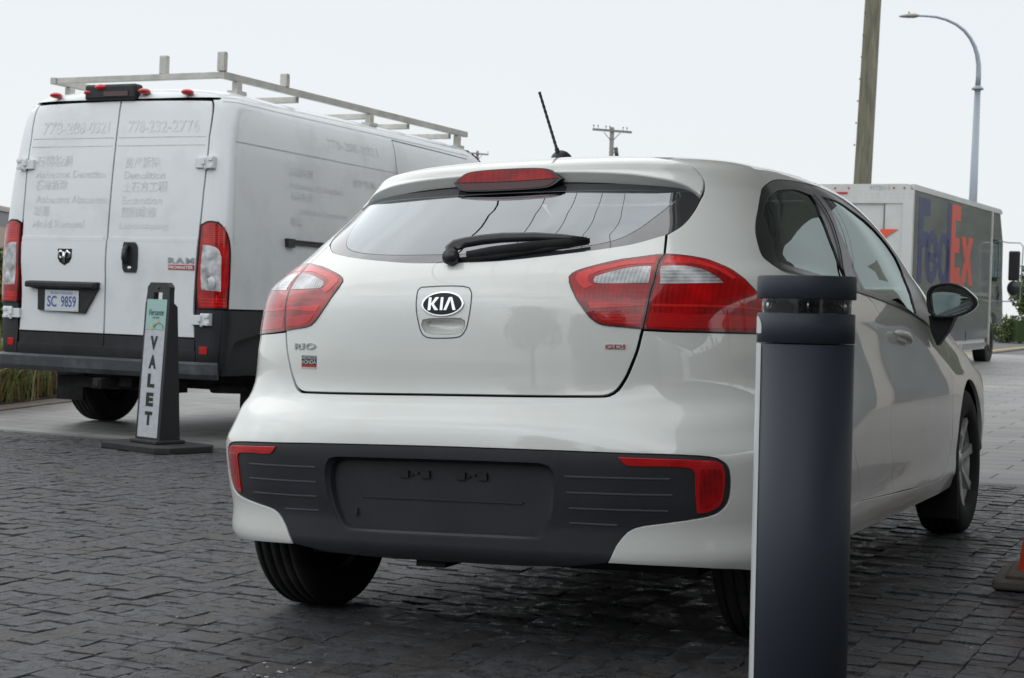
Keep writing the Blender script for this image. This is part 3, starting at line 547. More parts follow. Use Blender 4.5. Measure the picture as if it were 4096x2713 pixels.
# mirrors
for e in (1, -1):
    mr_ = bpy.data.objects.new('door_mirror', None); link(mr_, car); mr_.empty_display_size = .1
    hp = [(.835,1.014),(.849,1.036),(.885,1.046),(.925,1.046),(.965,1.032),(.995,1.009),(1.018,.984),(1.022,.965),(1.006,.944),(.974,.926),(.921,.914),(.86,.914),(.838,.934),(.831,.975)]
    hp = [tuple(p) for p in round_poly(hp, .012)]; n = len(hp); V = []; cx_, cz_ = .925, .978
    for s_, y_ in ((.97, 2.497), (1.0, 2.51), (.985, 2.545), (.90, 2.585), (.70, 2.612), (.35, 2.625)): V += [(e*(cx_+(a-cx_)*s_), y_, cz_+(b-cz_)*s_) for a, b in hp]
    F = [(k*n+i, k*n+(i+1) % n, (k+1)*n+(i+1) % n, (k+1)*n+i) for k in range(5) for i in range(n)]+[tuple(range(5*n, 6*n))]
    F = [f[::-1] if e < 0 else f for f in F]
    low = MB(); low.add(V, F, True); o = low.build('mirror_cap', M['paint'], mr_)
    mb = MB(); V = []
    for s_, y_ in ((.985, 2.492), (.86, 2.493), (.84, 2.506)): V += [(e*(cx_+(a-cx_)*s_), y_, cz_+(b-cz_)*s_) for a, b in hp]
    V += [(e*(cx_+(a-cx_)*1.003), 2.512, cz_+(b-cz_)*1.003) for a, b in hp]
    F = [(k*n+i, k*n+(i+1) % n, (k+1)*n+(i+1) % n, (k+1)*n+i) for k in range(2) for i in range(n)]+[(i, (i+1) % n, 3*n+(i+1) % n, 3*n+i) for i in range(n)]
    mb.add(V, F, True); mb.prism([(e*a, b) for a, b in [(.83,.925),(.93,.918),(.905,.865),(.862,.806),(.838,.86)]], 2.54, 2.61); mb.build('mirror_housing', M['gplastic'], mr_, bevel=.004)
    gp = [tuple(p) for p in round_poly([(.852,1.003),(.857,1.010),(.898,1.012),(.955,1.004),(.987,.992),(.997,.971),(.983,.943),(.934,.926),(.873,.921),(.861,.933),(.854,.973)], .01)]
    V = [(e*a, 2.500-(a-.92)*.10, b) for a, b in gp]; mesh_obj('mirror_glass', V, [tuple(range(len(V)))] , M['chrome'] if False else mat('mirror_silver', (.62,.70,.70), .01, 1.0), mr_)
# wiper
def over(u, v, d): return S.P(u+.35*d, v-.72*d)+S.N(u+.35*d, v-.72*d)*d
wp = bpy.data.objects.new('rear_wiper', None); link(wp, car)
mb = MB(); P = [over(u, v, d) for u, v, d in [(-.008,.960,.010),(-.016,.976,.022),(-.024,.990,.026),(-.016,1.001,.028),(.012,1.010,.029),(.06,1.018,.029),(.116,1.023,.028),(.21,1.024,.026),(.285,1.020,.023),(.352,1.015,.020)]]
mb.tube(P, [.014,.017,.019,.018,.016,.0155,.015,.013,.010,.004], 10, sx=.65, up=(0, 0, 1)); mb.lathe([(0, -.02), (.022, -.018), (.024, 0), (.016, .016), (0, .018)], c=tuple(over(-.012,.960,.014)), axis='Y', n=20); mb.build('wiper_arm', M['satin'], wp)
mb = MB(); mb.tube([over(u, v, d) for u, v, d in [(.03,.968,.014),(.10,.978,.016),(.20,.992,.016),(.30,1.006,.015),(.362,1.012,.010)]], [.010,.014,.014,.011,.007], 8, sx=.6, up=(0, 0, 1)); mb.tube([over(u, v, d) for u, v, d in [(.0,.950,.006),(.12,.962,.006),(.25,.984,.006),(.362,1.004,.006)]], [.006,.008,.007,.004], 8, sx=.5, up=(0, 0, 1)); mb.build('wiper_blade', M['rubber'], wp)
# aerial
ae = bpy.data.objects.new('aerial', None); link(ae, car)
mb = MB(); V = []
prof = [(1.0, 0), (.97, .008), (.80, .022), (.50, .032), (.2, .036), (0.01, .037)]; n = 24
for s_, h_ in prof: V += [(-.012+.034*s_*math.cos(2*math.pi*k/n), .975+(.062 if math.sin(2*math.pi*k/n) > 0 else .042)*s_*math.sin(2*math.pi*k/n), 1.425+h_) for k in range(n)]
mb.add(V, [(j*n+k, j*n+(k+1) % n, (j+1)*n+(k+1) % n, (j+1)*n+k) for j in range(5) for k in range(n)], True); mb.build('aerial_base', M['gplastic'], ae)
mb = MB(); a, b = np.array([-.014, .955, 1.452]), np.array([-.029, .850, 1.634]); P = []; r_ = []
for k in range(49):
    t = k/48; P.append(a+(b-a)*t); r_.append((.0075 if t < .08 else .0048-.0008*t)+.0007*(k % 4 < 2)*(t > .1)*(t < .95)+.001*(t > .96))
mb.tube(P, r_, 10); mb.build('aerial_rod', M['satin'], ae)
# badges and lettering
def disc2d(cx, cy, rx, ry, n=48): return [(cx+rx*math.cos(2*math.pi*k/n), cy+ry*math.sin(2*math.pi*k/n)) for k in range(n)]
em = patch(S, disc2d(-.001, .8085, .0610, .0350), 'maker_badge', M['chrome'], car, off=.004, h=.01, depth=.005, sm=False, ang=1, eh=.006, gap=0)
patch(S, disc2d(-.001, .8085, .0555, .0305), 'badge_field', M['badgeblack'], em, off=.0046, h=.01, depth=.001, sm=False, eh=.006, gap=0, r=.0003)
def polys(ps): 
    V = []; F = []
    for p in ps: F.append(tuple(range(len(V), len(V)+len(p)))); V += p
    return np.array(V, float), F
def kia(dx, dy, s): 
    K_ = [[(0,0),(.26,0),(.26,1),(0,1)], [(.26,.52),(.62,1),(.95,1),(.52,.52)], [(.26,.52),(.52,.52),(.98,0),(.64,0)]]
    I_ = [[(1.12,0),(1.36,0),(1.36,1),(1.12,1)]]
    A_ = [[(1.46,0),(1.72,0),(2.02,.78),(1.96,1),(1.86,1)], [(2.02,.78),(1.96,1),(2.16,1),(2.58,0),(2.30,0)]]
    return polys([[(dx+a*s[0], dy+b*s[1]) for a, b in p] for p in K_+I_+A_])
V, F = kia(-.041, .7905, (.0310, .036)); drape(S, V, F, .0012, 'badge_letters', M['chrome'], em, off=.0048)
V, F = text_fit('RIO', -.462, -.380, .685, .702, .03, 1.1); drape(S, V, F, .003, 'model_badge', M['letchrome'], car)
gd = patch(S, [(.420,.686),(.420,.700),(.472,.699),(.472,.685)], 'engine_badge', M['alloy'], car, off=.002, h=.01, depth=.003, gap=0, sm=False, r=.0008)
V, F = text_fit('GDI', .4225, .4700, .6872, .6975, .02, 1.0); drape(S, V, F, .0006, 'badge_letters', M['badgered'], gd, off=.0024)
stk = patch(S, [(-.433,.630),(-.376,.629),(-.376,.666),(-.433,.667)], 'dealer_sticker', M['badgeblack'], car, off=.0004, h=.015, rim=False, sm=False, gap=0)
patch(S, [(-.433,.6355),(-.376,.6345),(-.376,.641),(-.433,.642)], 'red_stripe', M['badgered'], stk, off=.0007, h=.015, rim=False, sm=False, gap=0)
patch(S, [(-.433,.630),(-.376,.629),(-.376,.6345),(-.433,.6355)], 'grey_stripe', M['alum'], stk, off=.0007, h=.015, rim=False, sm=False, gap=0)
V, F = text_fit('WESTWOOD', -.431, -.378, .656, .665, .0); drape(S, V, F, .0002, 'sticker_letters', M['white'], stk, off=.0007)
V, F = text_fit('HONDA', -.431, -.378, .6435, .6545, .0); drape(S, V, F, .0002, 'sticker_letters', M['white'], stk, off=.0007)
# ---- the white panel van --------------------------------------------------
VS = Surf(VAN_ROWS, 1.15, 4.0, .9, .4, flat=True, ramp=.15)
YV = .4398
van = thing('cargo_van', 'tall white cargo van with faded lettering on its rear doors and a ladder rack', 'van', mw=Matrix(((.9048, .4258, 0, -2.9373), (-.4258, .9048, 0, 11.8745), (0, 0, 1, 0), (0, 0, 0, 1))))
def rx(L_):                       # rear face outline given as x, z
    o = []
    for x, z in L_: v = VS.vz(z); o.append((VS.ux(x, v), v))
    return o
def sy(L_):                       # flank outline given as y, z
    o = []
    for y, z in L_: v = VS.vz(z); o.append((VS.uy(y, v), v))
    return o
VP_ = M['vanpaint']
def flipu(p): return [(-a, b) for a, b in p]
def carve(L_): return [(a, b) for a, b in L_]
lampo = rx([(.812,1.51)])+[(VS.ux(.86,VS.vz(1.535)),VS.vz(1.535)),(.66,VS.vz(1.530)),(.74,VS.vz(1.50)),(.88,VS.vz(1.425)),(.965,VS.vz(1.33)),(.985,VS.vz(1.20)),(.955,VS.vz(.935))]+rx([(.812,.93),(.80,1.1),(.808,1.30)])
hl = {}
def dhalf(e):                     # one rear door: e = -1 left, 1 right
    pts = [(.003,.722),(.79,.722),(.775,.90),(.775,1.0),(.79,1.3),(.795,1.52),(.805,1.92),(.80,2.14),(.775,2.40),(.003,2.415)]
    return [(e*a, b) for a, b in rx(pts)]
recp = [(-.045,1.088),(-.69,1.088),(-.69,1.045),(-.60,1.030),(-.595,.885),(-.165,.868),(-.065,1.02)]
for e in (-1, 1):
    vz_ = VS.vz
    d = patch(VS, dhalf(e), 'rear_door', VP_, van, h=.04, depth=.02, gap=.003, r=.004, sm=False,
              dish=lambda v: +.010/(1+np.exp((v[:, 1]-VS.vz(1.40))/.012))-.008/(1+np.exp((v[:, 1]-VS.vz(1.16))/.03)))
    for z in (2.14, 2.08):
        u = VS.ux(.79, vz_(z)); strip(VS, [(e*.015, vz_(z)), (e*(u-.01), vz_(z))], .006, 'groove_shade_band', M['alum'], d, off=.001)  # flat grey bands stand in for the shade of pressed grooves
    strip(VS, [(e*.02, vz_(1.405)), (e*(VS.ux(.785, vz_(1.405))), vz_(1.405))], .040, 'door_crease', VP_, d, off=-.001, thick=.009); strip(VS, [(e*.02, vz_(1.17)), (e*(VS.ux(.78, vz_(1.17))), vz_(1.17))], .05, 'door_crease', VP_, d, off=-.002, thick=.005)
    dp = patch(VS, [(e*a, b) for a, b in rx([(.003,.62),(.79,.62),(.79,.716),(.003,.716)])] if e > 0 else [(-a, b) for a, b in rx([(.003,.62),(.79,.62),(.79,.716),(.003,.716)])], 'door_cladding', M['gplastic'], van, h=.05, sm=False)
    for z, zh in ((1.95, .085), (.85, .085)):
        mb = MB(); x0 = .79 if z > 1.5 else .835; yb = float(VS.P(VS.ux(x0, vz_(z)), vz_(z))[1])
        mb.box((e*(x0-.025), yb-.016, z), (.075, .028, zh*.8)); mb.box((e*(x0+.055), yb-.010, z+.005), (.07, .04, zh)); mb.box((e*(x0+.012), yb-.030, z+.012), (.03, .03, zh*.55))
        for dz in (-.026, .026): mb.box((e*(x0+.07), yb-.034, z+dz), (.035, .014, .022))
        mb.tube([(e*(x0+.022), yb-.022, z-zh*.55), (e*(x0+.022), yb-.022, z+zh*.55)], .011, 10); mb.build('door_hinge', VP_, d, bevel=.003)
    lp = [(e*a, b) for a, b in lampo]
    la = patch(VS, lp, 'tail_lamp', M['red'], van, off=.012, h=.035, depth=.03, r=.006, sm=True)
    strip(VS, lp, .014, 'lamp_seal', M['badgeblack'], la, off=.0115, closed=True)
    patch(VS, [(e*a, b) for a, b in rx([(.835,1.375),(.90,1.37),(.95,1.345)])+[(.75,VS.vz(1.29)),(.76,VS.vz(1.05))]+rx([(.838,1.06),(.828,1.20)])], 'clear_lens', M['clearh'], la, off=.0135, h=.03, depth=.001)
    mb = MB(); mb.lathe([(0, 0), (.03, -.002), (.05, .004)], c=(e*.90, .004, 1.11), axis='Y', n=24); mb.build('lamp_bulb', M['alloy'], la)
    for k in range(9):
        z = 1.50-.013*k; strip(VS, [(e*VS.ux(.835, vz_(z)), vz_(z)), (e*.62, vz_(z)), (e*.80, vz_(z))], .006, 'lamp_led_row', M['redhi'], la, off=.0128, h=.04)
    for k in range(3):
        z = 1.00-.022*k; strip(VS, [(e*VS.ux(.835, vz_(z)), vz_(z)), (e*.62, vz_(z)), (e*.90, vz_(z))], .007, 'lamp_led_row', M['redhi'], la, off=.0128, h=.04)
    patch(VS, [(e*a, b) for a, b in rx([(.835,.61),(.895,.61),(.895,.665),(.835,.665)])], 'rear_reflector', M['redrefl'], van, off=.014, h=.03, sm=False)
    # corner cladding, body corner and flank
    cc = rx([(.80,.50)])+[(.78, VS.vz(.50)), (.80, VS.vz(.925))]+rx([(.80,.925),(.795,.72)])
    patch(VS, [(e*a, b) for a, b in cc], 'corner_cladding', M['gplastic'], van, off=.008, h=.04, sm=False)
    fl = [(.82, VS.vz(.932)), (.965, VS.vz(.94)), (.99, VS.vz(1.20)), (.97, VS.vz(1.335)), (.885, VS.vz(1.43)), (.74, VS.vz(1.508)), (.66, VS.vz(1.54))]+rx([(.86,1.542),(.803,1.52),(.812,1.92),(.807,2.14),(.782,2.405)])
    fl += [(.68, VS.vz(2.41)), (.72, VS.vz(2.44)), (5.1, VS.vz(2.44)), (5.3, VS.vz(2.2)), (5.25, VS.vz(.932))]
    sg = 1.0
    fk = patch(VS, [(e*a, b) for a, b in fl], 'flank', VP_, van, h=.06, depth=.02, ang=20, sm=False,
               dish=lambda v: -.008*np.exp(-((v[:, 1]-VS.vz(2.09))/.028)**4)*(abs(v[:, 0]) > 1.0)-.012/(1+np.exp((v[:, 1]-VS.vz(1.385))/.02))*(-1)*(abs(v[:, 0]) > 1.2)*1.0)
    for z0, a0_, a1_ in ((2.115, .95, 3.33), (2.062, .98, 3.30)): strip(VS, [(e*a0_, vz_(z0)), (e*a1_, vz_(z0-.02))], .007, 'flank_groove', M['alum'], fk, off=-.004, h=.05)
    strip(VS, [(e*1.0, vz_(2.0)), (e*1.16, vz_(1.39)), (e*5.0, vz_(1.37))], .006, 'flank_crease', VP_, fk, off=.001, thick=.004, h=.05)
    strip(VS, [(e*3.44, vz_(2.37)), (e*3.33, vz_(2.06))], .008, 'panel_seam', M['satin'], fk, off=.001, h=.05)
    strip(VS, [(e*3.44, vz_(2.37)), (e*4.9, vz_(2.35))], .008, 'panel_seam', M['satin'], fk, off=.001, h=.05)
    strip(VS, [(e*.70, vz_(2.395)), (e*5.0, vz_(2.385))], .006, 'roof_seam', M['alum'], fk, off=.001, h=.05)
    mb = MB(); X0, X1 = VS.P(1.72, vz_(1.43)), VS.P(4.3, vz_(1.43)); mb.box((e*1.026, (X0[1]+X1[1])/2, 1.43), (.03, X1[1]-X0[1], .022)); mb.box((e*1.026, (X0[1]+X1[1])/2, 1.452), (.04, X1[1]-X0[1], .010)); mb.box((e*1.03, X0[1], 1.43), (.05, .09, .066)); mb.build('slide_rail', M['satin'], van)
    side_cl = [(.79, VS.vz(.50)), (.79, VS.vz(.922)), (5.25, VS.vz(.922)), (5.25, VS.vz(.50)), (1.9, VS.vz(.47)), (1.85, VS.vz(.70)), (1.5, VS.vz(.78)), (1.2, VS.vz(.70)), (1.13, VS.vz(.47))]
    patch(VS, [(e*a, b) for a, b in side_cl], 'side_cladding', M['gplastic'], van, off=.004, h=.07, sm=False)
patch(VS, [(-.70,VS.vz(2.425)),(0,VS.vz(2.425)),(.70,VS.vz(2.425)),(5.4,VS.vz(2.445)),(5.95,VS.vz(2.445)),(5.95,VS.VT[-1]-.01),(0,VS.VT[-1]-.01),(-.70,VS.VT[-1]-.01)], 'roof', VP_, van, h=.06, sm=False, rim=False)
patch(VS, [(-.70,VS.vz(2.425)),(-5.4,VS.vz(2.445)),(-5.95,VS.vz(2.445)),(-5.95,VS.VT[-1]-.01),(-.70,VS.VT[-1]-.01)], 'roof', VP_, van, h=.06, sm=False, rim=False)
for e in (False, True):
    patch(VS, [(5.25,VS.vz(.5)),(5.95,VS.vz(.5)),(5.95,VS.vz(1.35)),(5.28,VS.vz(1.35))], 'nose', VP_, van, h=.1, sm=False, mir=e)
    patch(VS, [(5.3,VS.vz(1.36)),(5.95,VS.vz(1.36)),(5.95,VS.vz(2.44)),(5.3,VS.vz(2.43))], 'windscreen', M['frit'], van, h=.1, sm=False, mir=e)
    patch(VS, [(0,.05),(5.95,.05),(5.95,VS.VT[-1]-.05),(0,VS.VT[-1]-.05)], 'inner_shell', M['lining'], van, off=-.03, h=.12, sm=False, rim=False, mir=e)
# bumper step, hitch, plate, handle
mb = MB(); P = rx([(.0,.50),(.4,.50),(.7,.50),(.88,.50)])
V = []; F = []; us = np.linspace(-.80, .80, 60)
for u in us:
    X = VS.P(u, VS.vz(.5)); N_ = VS.N(u, VS.vz(.5)); N_[2] = 0
    for d, z in ((0, .555), (.055, .555), (.075, .54), (.072, .47), (.045, .435), (-.05, .435)): V.append((X[0]+N_[0]*d, X[1]+N_[1]*d, z))
for i in range(59):
    for j in range(5): F.append((i*6+j, i*6+j+1, i*6+j+7, i*6+j+6))
mb.add(V, F+[tuple(range(6)), tuple(range(59*6, 60*6))]); mb.build('bumper_step', mat('scuffed_bumper', (.05, .055, .063), .5, noise=(7, (.10, .105, .115), .5, .72), bump=(120, .2, .001)), van)
patch(VS, rx([(0,.55),(.80,.55),(.80,.635),(0,.635)])+rx([(0,.635),(-.80,.635),(-.80,.55)])[1:], 'bumper_panel', M['gplastic'], van, h=.06, sm=False, off=.006)
mb = MB(); mb.box((.02, .02, .37), (.075, .22, .075)); mb.box((.02, -.085, .37), (.05, .03, .05)); mb.build('tow_hitch', M['steel'] if False else M['rubber'], van, bevel=.004)
mb = MB(); mb.box((0, .22, .36), (1.1, .1, .08)); mb.box((.12, .14, .38), (.12, .08, .07)); mb.box((-.6, .9, .33), (.06, .3, .1)); mb.box((.55, 2.4, .38), (.5, 3.4, .10)); mb.box((-.55, 2.4, .38), (.5, 3.4, .10)); mb.tube([(.75, .3, .36), (.78, .75, .34), (.7, 1.5, .36)], .035, 10); mb.box((0, 1.13, .36), (1.6, .13, .12)); mb.build('underbody', M['rubber'], van)
ph = solid(*(lambda p: (np.array(p), [tuple(range(len(p)))]))([(a, b) for a, b in [(-.045,1.092),(-.69,1.092),(-.69,1.045),(-.60,1.030),(-.595,.880),(-.165,.864),(-.065,1.02),(-.045,1.045)]]), lambda a, b, d: (a, -.006-d, b), .018, 'plate_housing', M['gplastic'], van)
mb = MB(); mb.box((-.367, -.048, 1.066), (.64, .05, .045)); mb.build('plate_lamp_bar', M['gplastic'], ph, bevel=.012)
pl = MB().box((-.37, -.028, .951), (.31, .004, .152)).build('licence_plate', mat('plate_white', (.62, .66, .70), .35, 0, .4), van, bevel=.001)
blu = mat('plate_blue', (.05, .09, .30), .5)
for t_, a, b in (('SC', -.502, -.415), ('9859', -.375, -.238)):
    V, F = text_fit(t_, a, b, .905, .985, .015); solid(V, F, lambda p, q, d: (p, -.0302-d, q), .001, 'plate_characters', blu, pl)
V, F = text_fit('British Columbia', -.47, -.27, .998, 1.018, .0); solid(V, F, lambda p, q, d: (p, -.0302-d, q), .0006, 'plate_characters', blu, pl)
mb = MB()
for x in (-.50, -.24):
    for z in (.888, 1.012): mb.ball((x, -.031, z), (.006, .003, .006), 8, 6)
mb.build('plate_screw', M['chrome'], pl)
hp = [tuple(q) for q in round_poly([(.165,1.385),(.26,1.385),(.285,1.35),(.288,1.2),(.275,1.17),(.175,1.17),(.158,1.2),(.155,1.34)], .02)]
dh = solid(np.array(hp), [tuple(range(len(hp)))], lambda a, b, d: (a, -.004-d, b), .012, 'door_handle', M['gplastic'], van)
mb = MB(); mb.tube([(.205, -.02, 1.36), (.20, -.045, 1.33), (.20, -.05, 1.27), (.205, -.04, 1.22)], [.018, .022, .022, .016], 12); mb.build('handle_grip', M['satin'], dh)
mb = MB(); mb.lathe([(0, -.004), (.014, -.003), (.016, .002)], c=(.222, -.018, 1.20), axis='Y', n=16); mb.build('key_lock', M['chrome'], dh)
# shield badge with a horned head
sh = [(-.435,1.33),(-.307,1.33),(-.307,1.262),(-.325,1.232),(-.371,1.208),(-.417,1.232),(-.435,1.262)]
bd = solid(np.array(sh), [tuple(range(7))], lambda a, b, d: (a, -.004-d, b), .006, 'maker_badge', M['badgeblack'], van)
mb = MB()
for e in (-1, 1):
    mb.tube([(-.371+e*.012, -.014, 1.298), (-.371+e*.030, -.016, 1.312), (-.371+e*.047, -.014, 1.298), (-.371+e*.046, -.013, 1.272), (-.371+e*.030, -.012, 1.262), (-.371+e*.028, -.011, 1.278)], [.008, .013, .012, .010, .008, .003], 10)
mb.tube([(-.371, -.014, 1.305), (-.371, -.016, 1.27), (-.371, -.013, 1.225)], [.014, .013, .007], 10); mb.build('badge_relief', M['chrome'], bd)
V, F = text_fit('RAM', .555, .775, 1.243, 1.283, .04, 1.35); solid(V, F, lambda a, b, d: (a, -.002-d, b), .012, 'model_badge', M['letchrome'], van)
pb = solid(np.array([(.555,1.196),(.777,1.196),(.777,1.232),(.555,1.232)]), [(0,1,2,3)], lambda a, b, d: (a, -.002-d, b), .008, 'model_badge', M['badgered'], van)
V, F = text_fit('PROMASTER', .562, .77, 1.203, 1.225, .03, 1.05); solid(V, F, lambda a, b, d: (a, -.0105-d, b), .001, 'badge_letters', M['chrome'], pb)
# ghost lettering of removed vinyl
def ghost(t_, x0, x1, z0, z1, m, bold=.012):
    V, F = text_fit(t_, VS.ux(x0, VS.vz(z0)), VS.ux(x1, VS.vz(z0)), VS.vz(z0), VS.vz(z1), bold)
    if len(V): drape(VS, V, F, .0004, 'faded_lettering', m, van, off=.0015)
for a in [('778-288-0321', -.69,-.07,2.175,2.265,M['ghost2']), ('778-232-2776', .10,.72,2.175,2.265,M['ghost2']),
          ('石棉检测', -.72,-.38,1.935,2.02,M['ghost']), ('Asbestos Detection', -.71,-.06,1.85,1.905,M['ghost']), ('石棉拆除', -.70,-.40,1.76,1.84,M['ghost']), ('Asbestos Abatement', -.69,-.02,1.665,1.72,M['ghost']),
          ('霉菌', -.70,-.55,1.57,1.645,M['ghost2']), ('Mold Removal', -.70,-.22,1.485,1.54,M['ghost2']),
          ('房屋拆除', .11,.42,1.92,2.0,M['ghost']), ('Demolition', .11,.47,1.84,1.895,M['ghost']), ('土石方工程', .11,.50,1.745,1.825,M['ghost']), ('Excavation', .11,.46,1.66,1.715,M['ghost']),
          ('庭园维修', .11,.42,1.565,1.645,M['ghost2']), ('Landscaping', .10,.53,1.47,1.53,M['ghost2'])]: ghost(*a)
def gside(t_, u0, u1, z0, z1, m):
    V, F = text_fit(t_, u0, u1, VS.vz(z0), VS.vz(z1), .01)
    if len(V): drape(VS, V, F, .0003, 'faded_lettering', m, van, off=.0015)
for a in [('石棉检测', 1.76,2.07,1.93,2.0,M['ghost2']), ('Asbestos Detection', 1.75,2.46,1.84,1.89,M['ghost2']), ('石棉拆除', 1.77,2.05,1.75,1.82,M['ghost2']), ('Asbestos Abatement', 1.86,2.48,1.655,1.70,M['ghost2']), ('霉菌', 1.76,1.90,1.56,1.63,M['ghost2']), ('778-288-0321', 2.32,3.1,2.2,2.27,M['ghost2']), ('房屋拆除', 2.62,2.95,1.92,1.99,M['ghost2'])]: gside(*a)
# marker lamps and high brake lamp box
for u, v in ((-.60,2.465), (-.285,2.475), (.205,2.475), (.585,2.46)):
    X = (u, .115, v); mb = MB(); mb.ball(X, (.045, .05, .022), 16, 8); mb.build('marker_lamp', M['redrefl'], van)
mb = MB(); mb.box((-.08, .13, 2.475), (.46, .10, .115)); hb = mb.build('brake_lamp_box', M['gplastic'], van, bevel=.02)
mb = MB(); mb.ball((-.165, .085, 2.51), (.05, .03, .024), 16, 8); mb.build('marker_lamp', M['redrefl'], van)
mb = MB(); mb.box((-.02, .078, 2.46), (.22, .008, .035)); mb.build('brake_lamp_lens', mat('dark_red_lens', (.05, .004, .004), .2, 0, 1), hb)
# roof rack
rk = bpy.data.objects.new('roof_rack', None); link(rk, van)
RZ = 2.645
for e in (-1, 1):
    mb = MB(); mb.box((e*.765, 2.19, 2.60), (.045, 3.86, .05)); mb.build('rack_rail', M['alum'], rk, bevel=.004)
    for y, z in ((.46, 2.505), (2.36, 2.50), (3.95, 2.48)):
        mb = MB(); mb.box((e*.765, y, (z+2.575)/2+.0), (.05, .06, 2.572-z+.0)); mb.box((e*.765, y, z-.012), (.09, .12, .03)); mb.build('rack_foot', M['alum'], rk, bevel=.003)
for y in (.30, 1.30, 2.36, 3.07, 3.85):
    mb = MB(); mb.box((0, y, 2.602 if y < .4 else 2.555), (1.48, .045, .045)); mb.build('rack_crossbar', M['alum'], rk, bevel=.004)
for x, y, h in ((.235, .30, .125), (.765, .27, .13), (.765, 1.08, .09), (-.765, 2.2, .09)):
    mb = MB(); mb.box((x, y, 2.625+h/2), (.06, .045, h)); mb.box((x, y, 2.625+h), (.064, .03, .016)); mb.build('ladder_stop', M['alum'], rk, bevel=.003)
for x in (-.86, .86):
    wheel(x, 1.10, 1 if x > 0 else -1, van, R=.355, wd=.225, rimr=.20, spokes=8, rimm=M['disc']); wheel(x, 5.1, 1 if x > 0 else -1, van, R=.355, wd=.225, rimr=.20, spokes=8, rimm=M['disc'])
mb = MB(); mb.box((-.86, .68, .36), (.26, .02, .36)); mb.build('mud_flap', M['rubber'], van); mb = MB(); mb.box((.86, .68, .36), (.26, .02, .36)); mb.build('mud_flap', M['rubber'], van)

# ---- the delivery step van ------------------------------------------------
dY = Vector((.44852, .89364, .01556)).normalized(); dX = dY.cross(Vector((0, 0, 1))).normalized(); dZ = dX.cross(dY); P1 = Vector((5.9274, 24.7, 3.0887)); TO = P1-dX*1.15-dZ*2.89
trk = thing('delivery_truck', 'boxy white step van with big purple and orange letters on its silver side', 'delivery truck', mw=Matrix(((dX.x, dY.x, dZ.x, TO.x), (dX.y, dY.y, dZ.y, TO.y), (dX.z, dY.z, dZ.z, TO.z), (0, 0, 0, 1))))
tw = mat('truck_white_paint', (.60, .61, .59), .35, 0, .5, .5, .08, noise=(3, (.50, .51, .49), .5, .8))
ts = mat('polished_truck_side', (.32, .33, .335), .14, .25, .6, .5, .06, noise=(1.2, (.25, .26, .265), .4, .7), bump=(1.1, .25, .02))
def rr(w, h0, h1, r, n=6, flat=True):
    p = [(-w, h0), (w, h0)]
    for k in range(n+1): a = math.pi/2*k/n; p.append((w-r+r*math.cos(a), h1-r+r*math.sin(a)))
    for k in range(n+1): a = math.pi/2+math.pi/2*k/n; p.append((-w+r+r*math.cos(a), h1-r+r*math.sin(a)))
    return p
mb = MB(); mb.prism(rr(1.13, .30, 2.875, .10), .06, 6.0); mb.build('cargo_box', tw, trk)
mb = MB(); mb.prism(rr(1.15, 2.66, 2.89, .11), -.0, .10); mb.prism(rr(1.15, 2.60, 2.665, .005), -.006, .10); mb.build('rear_header', tw, trk)
for e in (1, -1): MB().box((e*1.075, .03, 1.45), (.15, .10, 2.30)).build('rear_corner_post', tw, trk); MB().box((e*.86, .04, 1.55), (.29, .05, 2.1)).build('rear_panel', tw, trk)
rdm = MB(); rdm.box((0, .055, 1.52), (1.42, .03, 2.22)); rdm = rdm.build('roll_up_door', tw, trk)
mb = MB(); mb.box((0, .03, 2.64-.02), (1.44, .03, .035)); mb.box((.717, .025, 1.55), (.02, .02, 2.1)); mb.box((-.717, .025, 1.55), (.02, .02, 2.1)); mb.build('door_seal', M['black'], rdm)
for x in (.85, 1.01, .16, -.05, -.26): MB().ball((x, -.004, 2.83), (.016, .010, .016), 12, 8).build('marker_lamp', M['redrefl'], trk)
mb = MB(); mb.box((.05, -.012, 2.755), (.20, .02, .03)); mb.build('brake_lamp', M['redrefl'], trk, bevel=.008)
mb = MB()
for k in range(12):
    for z in (2.69, 2.745 if k > 2 else 2.69): mb.ball((.05+.095*k, -.002, z), (.008, .006, .008), 8, 6)
mb.build('rivet_row', tw, trk)
V, F = text_fit('9772013', .48, .79, 2.80, 2.865, .01); solid(V, F, lambda a, b, d: (a, -.001-d, b), .003, 'fleet_number', mat('pale_number', (.42, .43, .42), .6), trk)
